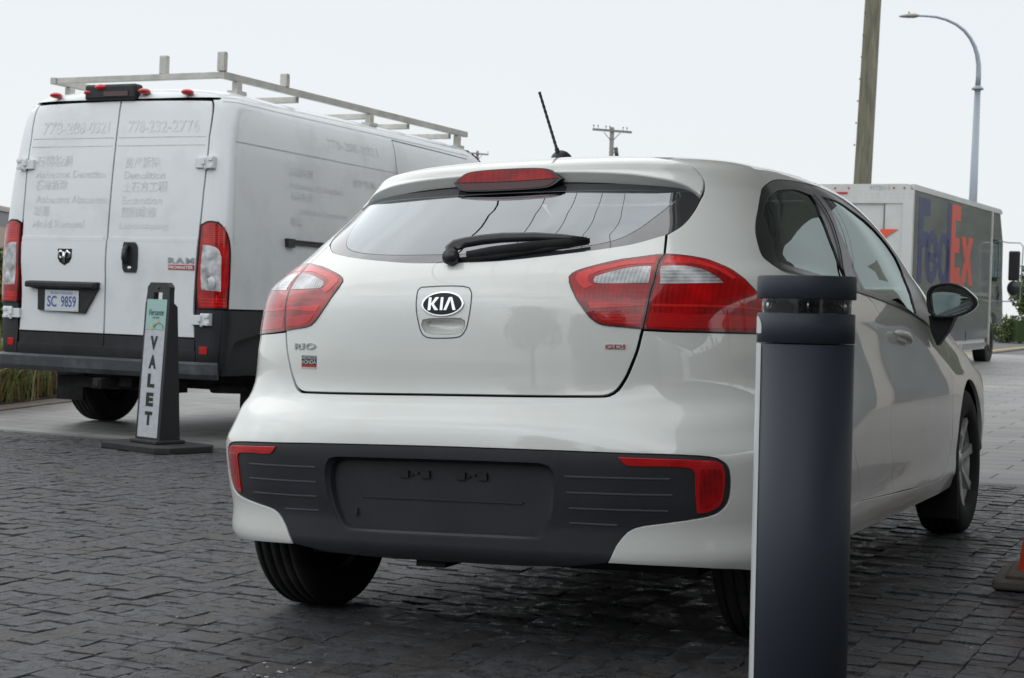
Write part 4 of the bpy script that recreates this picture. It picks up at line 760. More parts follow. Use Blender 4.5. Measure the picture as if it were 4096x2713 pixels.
# flank panel
for e in (1, -1):
    mb = MB(); mb.box((e*1.147, 3.13, 1.64), (.012, 6.12, 2.30)); sp1 = mb.build('side_panel', ts, trk)
    mb = MB(); mb.box((e*1.16, 4.40, 1.275), (.04, 3.30, .055)); mb.box((e*1.16, 4.80, .385), (.045, 2.15, .075)); mb.build('rub_rail', M['alum'] if False else mat('bright_rail', (.62, .63, .63), .25, .8), trk, bevel=.006)
    mb = MB(); mb.prism([(0, 2.80), (7.10, 2.80), (7.16, 2.83), (7.0, 2.885), (.0, 2.885)], e*1.10, e*1.162, plane='YZ'); mb.build('roof_cove', tw, trk)
    mb = MB(); mb.box((e*1.15, 6.22, 1.60), (.03, .07, 2.46)); mb.build('door_post', M['alum'], trk)
    mb = MB(); mb.prism([(6.15,.42),(6.15,2.80),(7.05,2.80),(7.42,2.25),(7.46,1.55),(7.55,1.3),(7.62,.95),(7.55,.75),(7.04,.75),(6.95,.90),(6.60,.98),(6.30,.88),(6.18,.62)], e*1.06, e*1.14, plane='YZ'); cb = mb.build('cab_side', ts, trk)
    mb = MB(); mb.box((e*1.15, 6.52, 1.92), (.02, .66, .76)); mb.build('cab_window', M['gloss'], trk)
    mb = MB(); mb.box((e*1.165, 6.52, 1.92), (.008, .50, .62)); mb.box((e*1.153, 7.12, 1.92), (.012, .24, .62)); mb.build('window_pane', mat('pale_cab_glass', (.30, .37, .38), .03, 0, 1, .8), trk)
    mb = MB(); mb.box((e*1.165, 6.52, 1.92), (.014, .03, .66)); mb.build('window_bar', M['satin'], trk)
    mb = MB(); mb.box((e*1.155, 4.15, .55), (.01, .03, .16)); mb.tube([(e*1.17, 6.85, 1.45), (e*1.19, 6.87, 1.3), (e*1.17, 6.85, 1.2)], .02, 8); mb.build('door_pull', M['satin'], trk)
    # letters
    if e > 0:
        purple = mat('purple_letters', (.055, .06, .125), .45, .0, .0, noise=(2.5, (.075, .08, .14), .4, .7), spec=.2); orange = mat('orange_letters', (.50, .07, .04), .5, .0, .0, noise=(2.5, (.44, .075, .05), .4, .7))
        def poly_letter(ps, m, n):
            V, F = polys(ps); solid(V, F, lambda a, b, d: (1.1535+d, a, 2.89+b), .004, n, m, sp1)
        poly_letter([[(.36,-1.47),(.66,-1.47),(.66,-.17),(.36,-.17)], [(.66,-.42),(1.13,-.42),(1.13,-.17),(.66,-.17)], [(.66,-.92),(1.02,-.92),(1.02,-.68),(.66,-.68)]], purple, 'letter')
        def ring(cx, cz, ax, az, bx, bz, n=28): return [[(cx+ax*math.cos(2*math.pi*k/n), cz+az*math.sin(2*math.pi*k/n)), (cx+ax*math.cos(2*math.pi*(k+1)/n), cz+az*math.sin(2*math.pi*(k+1)/n)), (cx+bx*math.cos(2*math.pi*(k+1)/n), cz+bz*math.sin(2*math.pi*(k+1)/n)), (cx+bx*math.cos(2*math.pi*k/n), cz+bz*math.sin(2*math.pi*k/n))] for k in range(n)]
        poly_letter([p for p in ring(1.33,-1.05,.45,.42,.17,.24) if not (p[0][0] > 1.40 and -1.22 < p[0][1] < -1.08)]+[[(1.05,-1.13),(1.62,-1.13),(1.62,-.99),(1.05,-.99)]], purple, 'letter')
        poly_letter(ring(2.20,-1.05,.42,.42,.16,.26)+[[(2.40,-1.46),(2.68,-1.46),(2.68,-.14),(2.40,-.14)]], purple, 'letter')
        poly_letter([[(2.72,-1.45),(3.02,-1.45),(3.02,-.15),(2.72,-.15)], [(3.02,-.40),(3.42,-.40),(3.42,-.15),(3.02,-.15)], [(3.02,-.94),(3.38,-.94),(3.38,-.68),(3.02,-.68)], [(3.02,-1.45),(3.45,-1.45),(3.45,-1.18),(3.02,-1.18)]], orange, 'letter')
        poly_letter([[(3.50,-1.47),(3.84,-1.47),(4.52,-.64),(4.18,-.64)], [(3.50,-.64),(3.86,-.64),(4.02,-.86),(3.86,-1.08)], [(4.10,-1.16),(4.26,-.96),(4.55,-1.47),(4.22,-1.47)]], orange, 'letter')
V, F = polys([[(.53,2.05),(.70,2.05),(.93,2.21),(.68,2.21)], [(.25,1.82),(.53,1.82),(.70,2.05),(.53,2.05)], [(.70,2.05),(.53,2.05),(.73,1.82),(.93,1.82)]]); solid([(a, b) for a, b in V], F, lambda a, b, d: (a, .010-d, b), .016, 'letter', mat('orange_door_letter', (.75, .10, .05), .5), trk)
mb = MB(); mb.prism([(-1.06,.75),(1.06,.75),(1.06,2.80),(-1.06,2.80)], 6.0, 7.0); mb.prism(rr(1.12,2.78,2.88,.06), 6.0, 7.1); mb.prism([(-1.05,.75),(1.05,.75),(1.02,1.3),(-1.02,1.3)], 7.0, 7.55); mb.build('cab', tw, trk)
mb = MB(); mb.box((0, 3.4, .45), (1.0, 6.2, .16)); mb.box((0, .05, .42), (1.9, .3, .10)); mb.tube([(-1.0, 1.5, .5), (1.0, 1.5, .5)], .08, 10); mb.box((.9, 5.0, .42), (.3, .8, .24)); mb.build('chassis', M['rubber'], trk)
for x in (-.98, .98):
    for y in (1.7, 6.62): wheel(x, y, 1 if x > 0 else -1, trk, R=.40, wd=.25 if y > 3 else .42, rimr=.22, spokes=6, rimm=M['disc'])
mr_ = bpy.data.objects.new('door_mirror', None); link(mr_, trk)
mb = MB(); mb.tube([(1.14, 7.0, 2.30), (1.30, 7.1, 2.27), (1.50, 7.2, 2.27), (1.55, 7.22, 2.20), (1.52, 7.22, 1.2), (1.40, 7.2, 1.17), (1.14, 7.05, 1.17)], .011, 8); mb.build('mirror_arm', M['steel'], mr_)
mb = MB(); mb.box((1.40, 7.2, 1.84), (.21, .06, .56)); mb.build('mirror_head', M['satin'], mr_, bevel=.05)
mb = MB(); mb.ball((1.40, 7.19, 1.42), (.12, .06, .14), 20, 12); mb.build('mirror_head', M['satin'], mr_)

# ---- ground ---------------------------------------------------------------
def sp(t, w_=.3): return w_*np.log1p(np.exp(np.clip(t/w_, -40, 40)))
def gz(x, y):
    a = .052*sp(np.asarray(x)+.8); return .30*(1-np.exp(-a/.30))+.0155*sp(np.asarray(y)-24., 3.)/(1+np.exp(-(np.asarray(x)-3)/1.5))*np.minimum(1, 90/np.maximum(np.asarray(y), 90.))
E1, E2 = np.array([.905, -.426]), np.array([.426, .905])
def e2w(a, b): return a*E1[0]+b*E2[0], a*E1[1]+b*E2[1]
def sheet(name, a0, a1, b0, b1, na, nb, dz, m):
    A_, B_ = np.meshgrid(a0+(a1-a0)*np.linspace(0, 1, na), b0+(b1-b0)*np.linspace(0, 1, nb)); x, y = e2w(A_, B_); z = gz(x, y)+dz
    V = np.stack([x.ravel(), y.ravel(), z.ravel()], 1); F = [(j*na+i, j*na+i+1, (j+1)*na+i+1, (j+1)*na+i) for j in range(nb-1) for i in range(na-1)]
    o = mesh_obj(name, V, F, m, smooth=True); o['kind'] = 'structure'; return o
def gmat(name, c1, c2, scale, rough=.7, bump=.4):
    m = mat(name, c1, rough, noise=(scale, c2, .35, .7), bump=(scale*6, bump, .01)); return m
ground = []
far = np.array([-900,-400,-200,-100,-60,-40,-25,-15,-10,-6,-3,0,3,6,10,14,18,24,30,40,60,100,200,400,900.]); fy = np.array([-300,-100,-50,-25,-12,-6,-2,2,5,8,11,14,18,22,26,30,35,40,46,54,64,80,110,160,260,450,800,1600.])
X_, Y_ = np.meshgrid(far, fy); Z_ = gz(X_, Y_)-.05; na = len(far)
g_ = mesh_obj('ground', np.stack([X_.ravel(), Y_.ravel(), Z_.ravel()], 1), [(j*na+i, j*na+i+1, (j+1)*na+i+1, (j+1)*na+i) for j in range(len(fy)-1) for i in range(na-1)], gmat('asphalt_ground', (.10, .10, .10), (.14, .138, .13), .7), smooth=True); g_['kind'] = 'structure'
mort = mat('dark_joint_grit', (.040, .028, .020), .9, bump=(200, .5, .003)); sheet('paving_bed', -11, 12, -9, 9.17, 60, 60, -.014, mort)
# split cobbles laid in courses: one mesh of individual uneven stones
def stone_mat(name, c1, c2, rough):
    m = mat(name, c1, rough, spec=.85, noise=(24, c2, .40, .60), vary=.3); t = m.node_tree; b = t.nodes['Principled BSDF']
    tcn = t.nodes.new('ShaderNodeTexCoord'); n = t.nodes.new('ShaderNodeTexNoise'); n.inputs['Scale'].default_value = 45; n.inputs['Detail'].default_value = 10; n.inputs['Roughness'].default_value = .75; t.links.new(tcn.outputs['Object'], n.inputs[0])
    bp = t.nodes.new('ShaderNodeBump'); bp.inputs['Strength'].default_value = 1.0; bp.inputs['Distance'].default_value = .030; t.links.new(n.outputs[0], bp.inputs['Height']); t.links.new(bp.outputs[0], b.inputs['Normal'])
    return m
V = []; F = []; fm = []; lw, ww = .096, .110; r = random.Random(3); a = -10.6
while a < 8.5:
    wd = ww*r.uniform(.93, 1.07); b = -6.0+r.uniform(0, lw)
    while b < 9.165:
        l = lw*r.uniform(.62, 1.38)
        if b+l > 9.10: l = 9.168-b
        cx, cy = e2w(a+wd/2, b+l/2)
        if l < .03: break
        if not (-.4 < cy and abs(cx) < 2.2+.42*cy):      # beyond the part the picture can see: plain tops only
            z = float(gz(cx, cy)); n0 = len(V); V += [(*e2w(u, v), z) for u, v in ((a+.003, b+.003), (a+wd-.003, b+.003), (a+wd-.003, b+l-.003), (a+.003, b+l-.003))]; F.append((n0, n0+1, n0+2, n0+3)); fm.append(r.randrange(4)); b += l; continue
        g0 = .0018; z = float(gz(cx, cy)); tx, ty, h = r.gauss(0, .010), r.gauss(0, .012), r.gauss(0, .0016); q = []
        for sa, sb in ((0, 0), (1, 0), (1, 1), (0, 1)): q.append((a+(g0 if sa == 0 else wd-g0)+r.gauss(0, .0016), b+(g0 if sb == 0 else l-g0)+r.gauss(0, .0034)))
        # top outline with a broken edge
        top = []
        for k in range(4):
            p, s2 = q[k], q[(k+1) % 4]; top.append(p)
            for f_ in ((.5,) if k % 2 == 0 else (.35, .7)): top.append((p[0]+(s2[0]-p[0])*f_+r.gauss(0, .0022), p[1]+(s2[1]-p[1])*f_+r.gauss(0, .0026)))
        mi = r.choices((0, 1, 2, 3), (.45, .25, .2, .1))[0]; n0 = len(V); m_ = len(top); ca, cb = a+wd/2, b+l/2
        for sc_, dz in ((1.0, -.020), (.992, -.0022), (.96, 0.0)):
            for p in top:
                u, v = ca+(p[0]-ca)*sc_, cb+(p[1]-cb)*sc_; x, y = e2w(u, v); V.append((x, y, z+h+dz+(u-ca)*tx+(v-cb)*ty+(r.gauss(0, .0009) if sc_ < 1 else 0)))
        x, y = e2w(ca+r.gauss(0, .02), cb+r.gauss(0, .01)); V.append((x, y, z+h+r.gauss(.0012, .0016)))
        for k in range(m_):
            k2 = (k+1) % m_
            for lv in (0, 1): F.append((n0+lv*m_+k, n0+lv*m_+k2, n0+(lv+1)*m_+k2, n0+(lv+1)*m_+k))
            F.append((n0+2*m_+k, n0+2*m_+k2, n0+3*m_)); fm += [mi]*3
        b += l
    a += wd
smt = [stone_mat('split_basalt_grey', (.022, .023, .026), (.080, .083, .094), .26), stone_mat('split_basalt_blue', (.028, .031, .036), (.096, .104, .124), .23), stone_mat('split_basalt_brown', (.028, .024, .021), (.086, .076, .072), .32), stone_mat('split_basalt_dark', (.014, .015, .017), (.050, .052, .060), .22)]; o = mesh_obj('cobble_paving', V, F, smt, fm=fm); o['kind'] = 'structure'
# paler saw-cut pavers beyond the edge course
def paver_mat():
    m = mat('grey_concrete_pavers', (.20, .195, .185), .5); t = m.node_tree; b = t.nodes['Principled BSDF']; k = t.links.new
    tcn = t.nodes.new('ShaderNodeTexCoord'); mp = t.nodes.new('ShaderNodeMapping'); mp.inputs['Rotation'].default_value = (0, 0, math.radians(25.2)); k(tcn.outputs['Object'], mp.inputs[0])
    br = t.nodes.new('ShaderNodeTexBrick'); br.inputs['Scale'].default_value = 1.0; br.inputs['Brick Width'].default_value = .60; br.inputs['Row Height'].default_value = .30; br.inputs['Mortar Size'].default_value = .007; br.inputs['Mortar Smooth'].default_value = .2; br.offset = .5
    br.inputs['Color1'].default_value = (.34, .335, .325, 1); br.inputs['Color2'].default_value = (.27, .266, .258, 1); br.inputs['Mortar'].default_value = (.035, .033, .03, 1); k(mp.outputs[0], br.inputs['Vector'])
    n = t.nodes.new('ShaderNodeTexNoise'); n.inputs['Scale'].default_value = 1.3; n.inputs['Detail'].default_value = 9; k(tcn.outputs['Object'], n.inputs[0])
    mx = t.nodes.new('ShaderNodeMix'); mx.data_type = 'RGBA'; mx.blend_type = 'MULTIPLY'; mx.inputs[0].default_value = .75; k(br.outputs[0], mx.inputs[6]); rm = t.nodes.new('ShaderNodeValToRGB'); rm.color_ramp.elements[0].position = .3; rm.color_ramp.elements[0].color = (.55, .55, .55, 1); rm.color_ramp.elements[1].position = .7; k(n.outputs[0], rm.inputs[0]); k(rm.outputs[0], mx.inputs[7]); k(mx.outputs[2], b.inputs['Base Color'])
    bp = t.nodes.new('ShaderNodeBump'); bp.invert = True; bp.inputs['Strength'].default_value = .8; bp.inputs['Distance'].default_value = .008; k(br.outputs['Fac'], bp.inputs['Height']); k(bp.outputs[0], b.inputs['Normal']); return m
sheet('driveway_paving', -18, 40, 9.17, 36, 120, 80, -.004, paver_mat())
edge = mat('edge_course_stone', (.16, .155, .15), .6, noise=(5, (.10, .10, .10), .4, .7))
sheet('edge_strip', -11.5, 12, 9.17, 9.30, 60, 2, .0, edge)
sheet('road', 0, 60, 36.6, 60, 60, 20, -.02, gmat('road_asphalt', (.085, .083, .082), (.13, .128, .125), 1.5))
yl = mat('yellow_road_paint', (.55, .36, .06), .7, noise=(9, (.30, .24, .12), .45, .7))
def ribbon(name, p, q, wd, dz, m, n=20):
    p, q = np.array(p, float), np.array(q, float); d = (q-p)/np.linalg.norm(q-p); s_ = np.array([-d[1], d[0]])*wd/2; V = []
    for k in range(n+1):
        c = p+(q-p)*k/n
        for e in (-1, 1): x, y = c+s_*e; V.append((x, y, float(gz(x, y))+dz))
    o = mesh_obj(name, V, [(2*k, 2*k+1, 2*k+3, 2*k+2)[::-1] for k in range(n)], m); o['kind'] = 'structure'; return o
ribbon('road_marking', (9.31, 34.07), (16.0, 47.3), .14, .004, yl)
# planting bed with kerb along the left
kerb = mat('kerb_concrete', (.26, .215, .19), .75, noise=(3, (.17, .14, .125), .4, .7), bump=(60, .4, .004))
def bedx(y): return -4.29+.13*(y-13.9)
def kerbbox(o0, o1, h, name, m):
    V = []; F = []; ys = np.linspace(8.5, 60, 40)
    for y in ys:
        for o, z in ((o0, -.05), (o0, h), (o1, h), (o1, -.05)): V.append((bedx(y)+o, y, z))
    for k in range(39):
        for q in range(3): F.append((4*k+q, 4*k+q+1, 4*k+q+5, 4*k+q+4))
    F += [(0, 1, 2, 3), tuple(range(159, 155, -1))]
    o = mesh_obj(name, V, F, m); o['kind'] = 'structure'; return o
kerbbox(-.26, 0, .010, 'kerb', kerb)
kerbbox(-14, -.26, .022, 'planting_bed', mat('bark_soil', (.055, .040, .030), .95, noise=(9, (.11, .085, .06), .4, .7), bump=(60, .8, .02)))

# ---- plants ---------------------------------------------------------------
gm = [mat('grass_green', (.13, .18, .05), .6, spec=.3), mat('grass_straw', (.36, .28, .15), .7, spec=.3), mat('grass_dry_red', (.22, .12, .06), .7, spec=.3)]
def blades(name, pts, hmin, hmax, label=None, cat='grass', kind='stuff', wts=(.50, .38, .12), lean=.75, wd=.006, group=None):
    V = []; F = []; fm = []
    for x, y in pts:
        z = float(gz(x, y))+.04; h = random.uniform(hmin, hmax); a = random.uniform(0, 2*math.pi); b = a+random.uniform(-1, 1); l = abs(random.gauss(0, lean))*h; w_ = wd*random.uniform(.6, 1.4); n = len(V)
        for t in (0, .4, .75): 
            cx, cy, cz = x+math.cos(b)*l*t*t, y+math.sin(b)*l*t*t, z+h*(t-.25*(l/h if h else 0)*t*t); ww_ = w_*(1-t*.6); V += [(cx-math.sin(a)*ww_, cy+math.cos(a)*ww_, cz), (cx+math.sin(a)*ww_, cy-math.cos(a)*ww_, cz)]
        V.append((x+math.cos(b)*l, y+math.sin(b)*l, z+h*(1-.25*l/h))); F += [(n, n+1, n+3, n+2), (n+2, n+3, n+5, n+4), (n+4, n+5, n+6)]; c = random.choices((0, 1, 2), wts)[0]; fm += [c, c, c]
    o = mesh_obj(name, V, F, gm, fm=fm)
    if kind: o['kind'] = kind
    if label: tag(o, label, cat, group)
    return o
pts = []
for _ in range(700):
    b_ = random.uniform(9.5, 34) if random.random() < .6 else random.uniform(13, 20); a_ = bedx(b_)-.36-abs(random.gauss(0, 1.1))
    for k in range(58): pts.append((a_+random.gauss(0, .12), b_+random.gauss(0, .12)))
blades('ornamental_grass', pts, .28, .75, 'feathery green and straw coloured grass behind the kerb left of the van', 'grass')
leafm = [mat('leaf_dark', (.035, .062, .018), .5, spec=.4), mat('leaf_mid', (.065, .105, .025), .5, spec=.4), mat('leaf_light', (.15, .17, .035), .5, spec=.4)]
bark = mat('bark', (.10, .085, .07), .9, noise=(12, (.05, .04, .035), .4, .7))
def foliage(name, blobs, n, size, parent, wts=(.35, .45, .2), seed=1, mats=None):
    r = random.Random(seed); V = []; F = []; fm = []; tot = sum(b[3]*b[4]*b[5] for b in blobs)
    for bx, by, bz, rx_, ry_, rz_ in blobs:
        for _ in range(int(n*rx_*ry_*rz_/tot)):
            while True:
                p = Vector((r.uniform(-1, 1), r.uniform(-1, 1), r.uniform(-1, 1)))
                if .35 < p.length < 1.0: break
            c = Vector((bx+p.x*rx_, by+p.y*ry_, bz+p.z*rz_)); nrm = Vector((r.gauss(0, 1), r.gauss(0, 1), r.gauss(.6, 1))).normalized(); t = nrm.orthogonal().normalized(); t = Matrix.Rotation(r.uniform(0, 6.28), 3, nrm) @ t; s_ = nrm.cross(t); l = size*r.uniform(.6, 1.4); n0 = len(V)
            V += [c-t*l, c+s_*l*.45, c+t*l, c-s_*l*.45]; F.append((n0, n0+1, n0+2, n0+3)); fm.append(r.choices((0, 1, 2), wts)[0])
    return mesh_obj(name, V, F, mats or leafm, parent, fm=fm)
def tree(name, x, y, h, cr, label, cat='tree', n=9000, size=.07, seed=1, group=None, wts=(.35, .45, .2), trunk=.3):
    z = float(gz(x, y))-.05; t = thing(name, label, cat, (x, y, z), group=group); r = random.Random(seed); mb = MB(); mb.tube([(0, 0, 0), (.03*h*.1, 0, h*trunk), (0, .02*h, h*.75)], [h*.028, h*.02, h*.006], 10); bl_ = []
    for k in range(11):
        a = r.uniform(0, 6.28); d = cr*r.uniform(.15, .62); zz = h*r.uniform(trunk+.12, .88); c = (math.cos(a)*d, math.sin(a)*d, zz); mb.tube([(0, 0, max(h*trunk*.8, zz-h*.22)), (c[0]*.5, c[1]*.5, zz-h*.08), c], [h*.010, h*.006, h*.003], 6); s_ = cr*r.uniform(.36, .6); bl_.append((*c, s_, s_, s_*.8*h/(2.2*cr) if h > 2*cr else s_*.75))
    mb.build('trunk', bark, t); foliage('crown', bl_, n, size, t, seed=seed, wts=wts); return t
tree('bush', -5.22, 16.3, 1.5, .62, 'leafy green shrub rising out of the grass at the left edge', 'shrub', n=5000, size=.05, seed=4, trunk=.08)
tree('bush', -7.3, 20.5, 1.7, .9, 'round shrub half hidden in grass far behind the van', 'shrub', n=4000, size=.06, seed=5, trunk=.08)
hx, hy = 15.4, 46.5
hd_ = thing('hedge', 'low clipped green hedge across the road at the right edge', 'hedge', (hx, hy, float(gz(hx, hy))-.05))
bl_ = []
for k in range(16): bl_.append((-1.6+k*.45, random.gauss(0, .05)+k*.12, .38, .42, .40, .42))
foliage('leaves', bl_, 16000, .05, hd_, seed=9, wts=(.2, .5, .3)); mb = MB(); mb.box((1.8, .45, .33), (6.6, .35, .6), rz=.26); mb.build('branches', leafm[0], hd_)
tree('broadleaf_tree', 18.6, 55.0, 2.5, 1.9, 'yellowish green tree behind the hedge at the right edge', n=11000, size=.10, seed=11, wts=(.2, .45, .35), trunk=.12)
tree('broadleaf_tree', 27.5, 78.0, 3.2, 3.0, 'distant tree beyond the road at the right edge', n=8000, size=.13, seed=12, wts=(.3, .5, .2), trunk=.12)
def pole(px, py, z0, z1, x1, r0, r1, m, par, name='pole', y1=None, n=24):
    mb = MB(); mb.tube([(px+(x1-px)*t, py, z0+(z1-z0)*t) for t in np.linspace(0, 1, 12)], [r0+(r1-r0)*t for t in np.linspace(0, 1, 12)], n); return mb.build(name, m, par)
wood = mat('weathered_pole_wood', (.21, .20, .145), .85, noise=(3.5, (.10, .095, .07), .38, .68, (3, 3, .35)), bump=(30, .5, .01))
up_ = thing('utility_pole', 'thick greenish wooden pole rising behind the delivery truck', 'utility pole', (7.02, 34, float(gz(7, 34))-.05)); pole(0, 0, 0, 11.0, .235, .195, .150, wood, up_)
mb = MB()
for k in range(9): mb.ball((.02+.02*k-.17, -.15+.01*(k % 3), 4.3+.45*k), (.016, .02, .02), 8, 6)
mb.build('bolt', M['disc'], up_)['kind'] = 'stuff'
lp_ = thing('street_lamp', 'tall grey steel street lamp with a curved arm above the delivery truck', 'street lamp', (12.95, 47, float(gz(13, 47))-.05)); gz0 = float(gz(13, 47))-.05
mb = MB(); mb.tube([(0, 0, 0), (.0, 0, 1.2), (.02, 0, 4.0), (.03, 0, 7.72-gz0)], [.15, .125, .115, .085], 16); mb.build('lamp_post', M['steel'], lp_)
mb = MB(); mb.lathe([(.085, -.05), (.16, -.03), (.17, 0), (.12, .05), (.08, .08)], c=(.03, 0, 7.74-gz0), n=20); mb.build('collar', M['steel'], lp_)
arm = [(12.98,7.75),(12.99,8.1),(12.98,8.42),(12.93,8.70),(12.85,8.93),(12.72,9.16),(12.54,9.37),(12.30,9.54),(12.02,9.66),(11.72,9.73),(11.4,9.745),(11.17,9.745)]
mb = MB(); mb.tube([(a-12.95, 0, b-gz0) for a, b in arm], [.078,.075,.07,.064,.058,.052,.047,.042,.038,.034,.030,.028], 12); mb.build('lamp_arm', M['steel'], lp_)
mb = MB(); mb.tube([(11.2-12.95, 0, 9.745-gz0), (11.1-12.95, 0, 9.745-gz0), (10.95-12.95, 0, 9.735-gz0), (10.80-12.95, 0, 9.722-gz0), (10.67-12.95, 0, 9.710-gz0)], [.045, .065, .060, .045, .015], 12, sx=2.2, up=(0, 0, 1)); mb.lathe([(.03, 0), (.03, .07), (0, .08)], c=(10.95-12.95, 0, 9.78-gz0), n=12); mb.build('lamp_head', mat('lamp_head_grey', (.36, .35, .32), .5, .2), lp_)
dwood = mat('distant_pole_wood', (.22, .21, .20), .9)
def far_pole(x, y, zt, half, rot, label, extra=False, rad=.13, arms=1):
    g0 = float(gz(x, y))-.05; t = thing('utility_pole', label, 'utility pole', (x, y, g0)); z = zt-g0; mb = MB(); mb.tube([(0, 0, 0), (0, 0, z+.12)], [rad*1.3, rad], 12); mb.build('pole', dwood, t)
    mb = MB(); mb.box((0, -.12, z-.1), (2*half, .11, .13), ry=rot); mb.build('crossarm', dwood, t)
    mb = MB()
    for e in (-1, 1): mb.tube([(e*half*.42, -.12, z-.2), (0, -.1, z-.75)], .022, 6)
    mb.build('arm_brace', M['disc'], t)
    for k in (-.94, -.72, -.32, -.12, .55, .75) if extra else (-.9, 0, .95):
        mb = MB(); mb.tube([(k*half, -.12, z-.05-k*half*rot), (k*half, -.12, z+.12-k*half*rot)], .015, 6); mb.ball((k*half, -.12, z+.14-k*half*rot), (.045, .045, .05), 8, 6); mb.build('insulator', M['disc'], t)
    if extra:
        mb = MB(); mb.tube([(.36, -.1, z-1.75), (.25, -.1, z-1.1)][::-1], .12, 12, up=(0, 1, 0)); mb.box((.12, -.05, z-1.4), (.25, .05, .05)); mb.build('cutout_box', M['disc'], t)
far_pole(5.62, 100, 12.15, 1.19, .045, 'distant wooden pole with a crossarm and tilted box over the hatchback roof', True)
far_pole(-3.70, 150, 15.2, 1.0, .05, 'faint distant pole tip and crossarm just past the cargo van roof')
# beige shed at the far left
bg = thing('shed', 'beige corrugated shed with a grey band and rounded roof at the left edge', 'building', (-13.9, 40, 0)); cor = mat('beige_corrugated_sheet', (.40, .34, .27), .7); t = cor.node_tree
wv = t.nodes.new('ShaderNodeTexWave'); wv.inputs['Scale'].default_value = 3.2; tcn = t.nodes.new('ShaderNodeTexCoord'); t.links.new(tcn.outputs['Object'], wv.inputs[0]); bp = t.nodes.new('ShaderNodeBump'); bp.inputs['Distance'].default_value = .04; t.links.new(wv.outputs[1], bp.inputs['Height']); t.links.new(bp.outputs[0], t.nodes['Principled BSDF'].inputs['Normal'])
MB().box((0, 0, 1.30), (3.2, 5, 2.6)).build('wall', cor, bg); MB().box((0, 0, 2.775), (3.22, 5.02, .35)).build('wall_band', mat('grey_band', (.20, .21, .23), .6), bg)
mb = MB(); mb.prism([(-1.65, 2.95), (1.65, 2.95), (1.45, 3.06), (1.0, 3.18), (.4, 3.24), (-.4, 3.24), (-1.0, 3.18), (-1.45, 3.06)], -2.6, 2.6); mb.build('roof', mat('brown_roof', (.17, .145, .115), .7), bg)
fn_ = thing('fence', 'grey wire fence with low rails before the beige shed', 'fence', (-12.6, 36, 0))
mb = MB(); mb.tube([(-2, 0, 1.55), (1.2, 0, 1.55)], .025, 8); mb.tube([(-2, 0, 1.3), (1.2, 0, 1.3)], .02, 8); mb.build('rail', mat('rusty_rail', (.20, .12, .09), .7), fn_)
for x in (-1.8, -.6, .6): MB().tube([(x, 0, 0), (x, 0, 1.65)], .04, 8).build('post', M['steel'], fn_)
st = thing('boulder', 'pale landscape boulder among the grass at the left edge', 'rock', (-4.78, 15.6, .02)); mb = MB(); mb.ball((0, 0, .25), (.26, .22, .30), 14, 10); mb.build('stone', mat('pale_rock', (.40, .40, .38), .8, bump=(8, 1, .05)), st)
# orange road work sign at the far right
os_ = thing('road_sign', 'orange diamond road sign far off at the right edge', 'sign', (17.65, 52.0, float(gz(17.6, 52))-.05)); MB().tube([(0, 0, 0), (0, 0, 2.2)], .03, 8).build('post', M['steel'], os_); MB().box((0, -.05, 2.35), (.62, .02, .62), ry=math.radians(45)).build('sign_panel', mat('orange_sheet', (.85, .28, .02), .5), os_)
# ---- bollard light --------------------------------------------------------
bx, by = .532, 3.0; bz = float(gz(bx, by)); BH = 1.071-bz
bo = thing('bollard_light', 'round dark grey bollard with a glass lamp head and a white reflective strip', 'bollard', (bx+.014, by, bz)); bo.rotation_euler = (0, math.radians(-.8), 0)
bm_ = mat('dark_grey_powder_coat', (.026, .032, .044), .5, .0, 0, .35, bump=(700, .35, .0006), noise=(3, (.027, .034, .046), .4, .8))
R0 = .0880
hz_ = [1.071-bz-a for a in (0, .0885, .140, .248)]   # top, cap bottom, drum top, seam
hz_ = [BH, BH-.0425, BH-.0680, BH-.1215]
mb = MB(); mb.lathe([(.0, 0), (R0-.0004, 0), (R0-.0004, hz_[3]-.002), (.05, hz_[3]-.002)], n=96); mb.build('post', bm_, bo)
mb = MB(); mb.lathe([(.05, hz_[3]), (R0-.001, hz_[3]), (R0, hz_[3]+.0008), (R0, hz_[2]-.001), (R0-.0015, hz_[2]), (.0, hz_[2]+.0005)], n=96); mb.build('lamp_drum', bm_, bo)
mb = MB(); mb.lathe([(.0, hz_[1]+.0008), (R0+.0002, hz_[1]), (R0+.0012, hz_[1]+.0015), (R0+.0012, hz_[0]-.003), (R0-.0008, hz_[0]-.0005), (.0, hz_[0])], n=96); mb.build('cap', bm_, bo)
mb = MB(); mb.lathe([(.077, hz_[2]+.0005), (.068, hz_[2]+.006), (.059, hz_[2]+.018), (.055, hz_[1]-.012), (.054, hz_[1]+.001)], n=64); mb.build('reflector_cone', mat('bright_reflector', (.75, .76, .77), .12, 1.0), bo)
mb = MB(); mb.lathe([(.0805, hz_[2]), (.0805, hz_[1]+.001)], n=64); mb.build('glass_ring', glass_mat('lamp_glass', (.93, .96, .95), .02), bo)
for a in (200, 262, 318, 20, 80, 140): MB().tube([(.0795*math.cos(math.radians(a))*.97, .0795*math.sin(math.radians(a))*.97, hz_[2]), (.0795*math.cos(math.radians(a))*.97, .0795*math.sin(math.radians(a))*.97, hz_[1])], .0024, 10).build('support_rod', M['chrome'], bo)
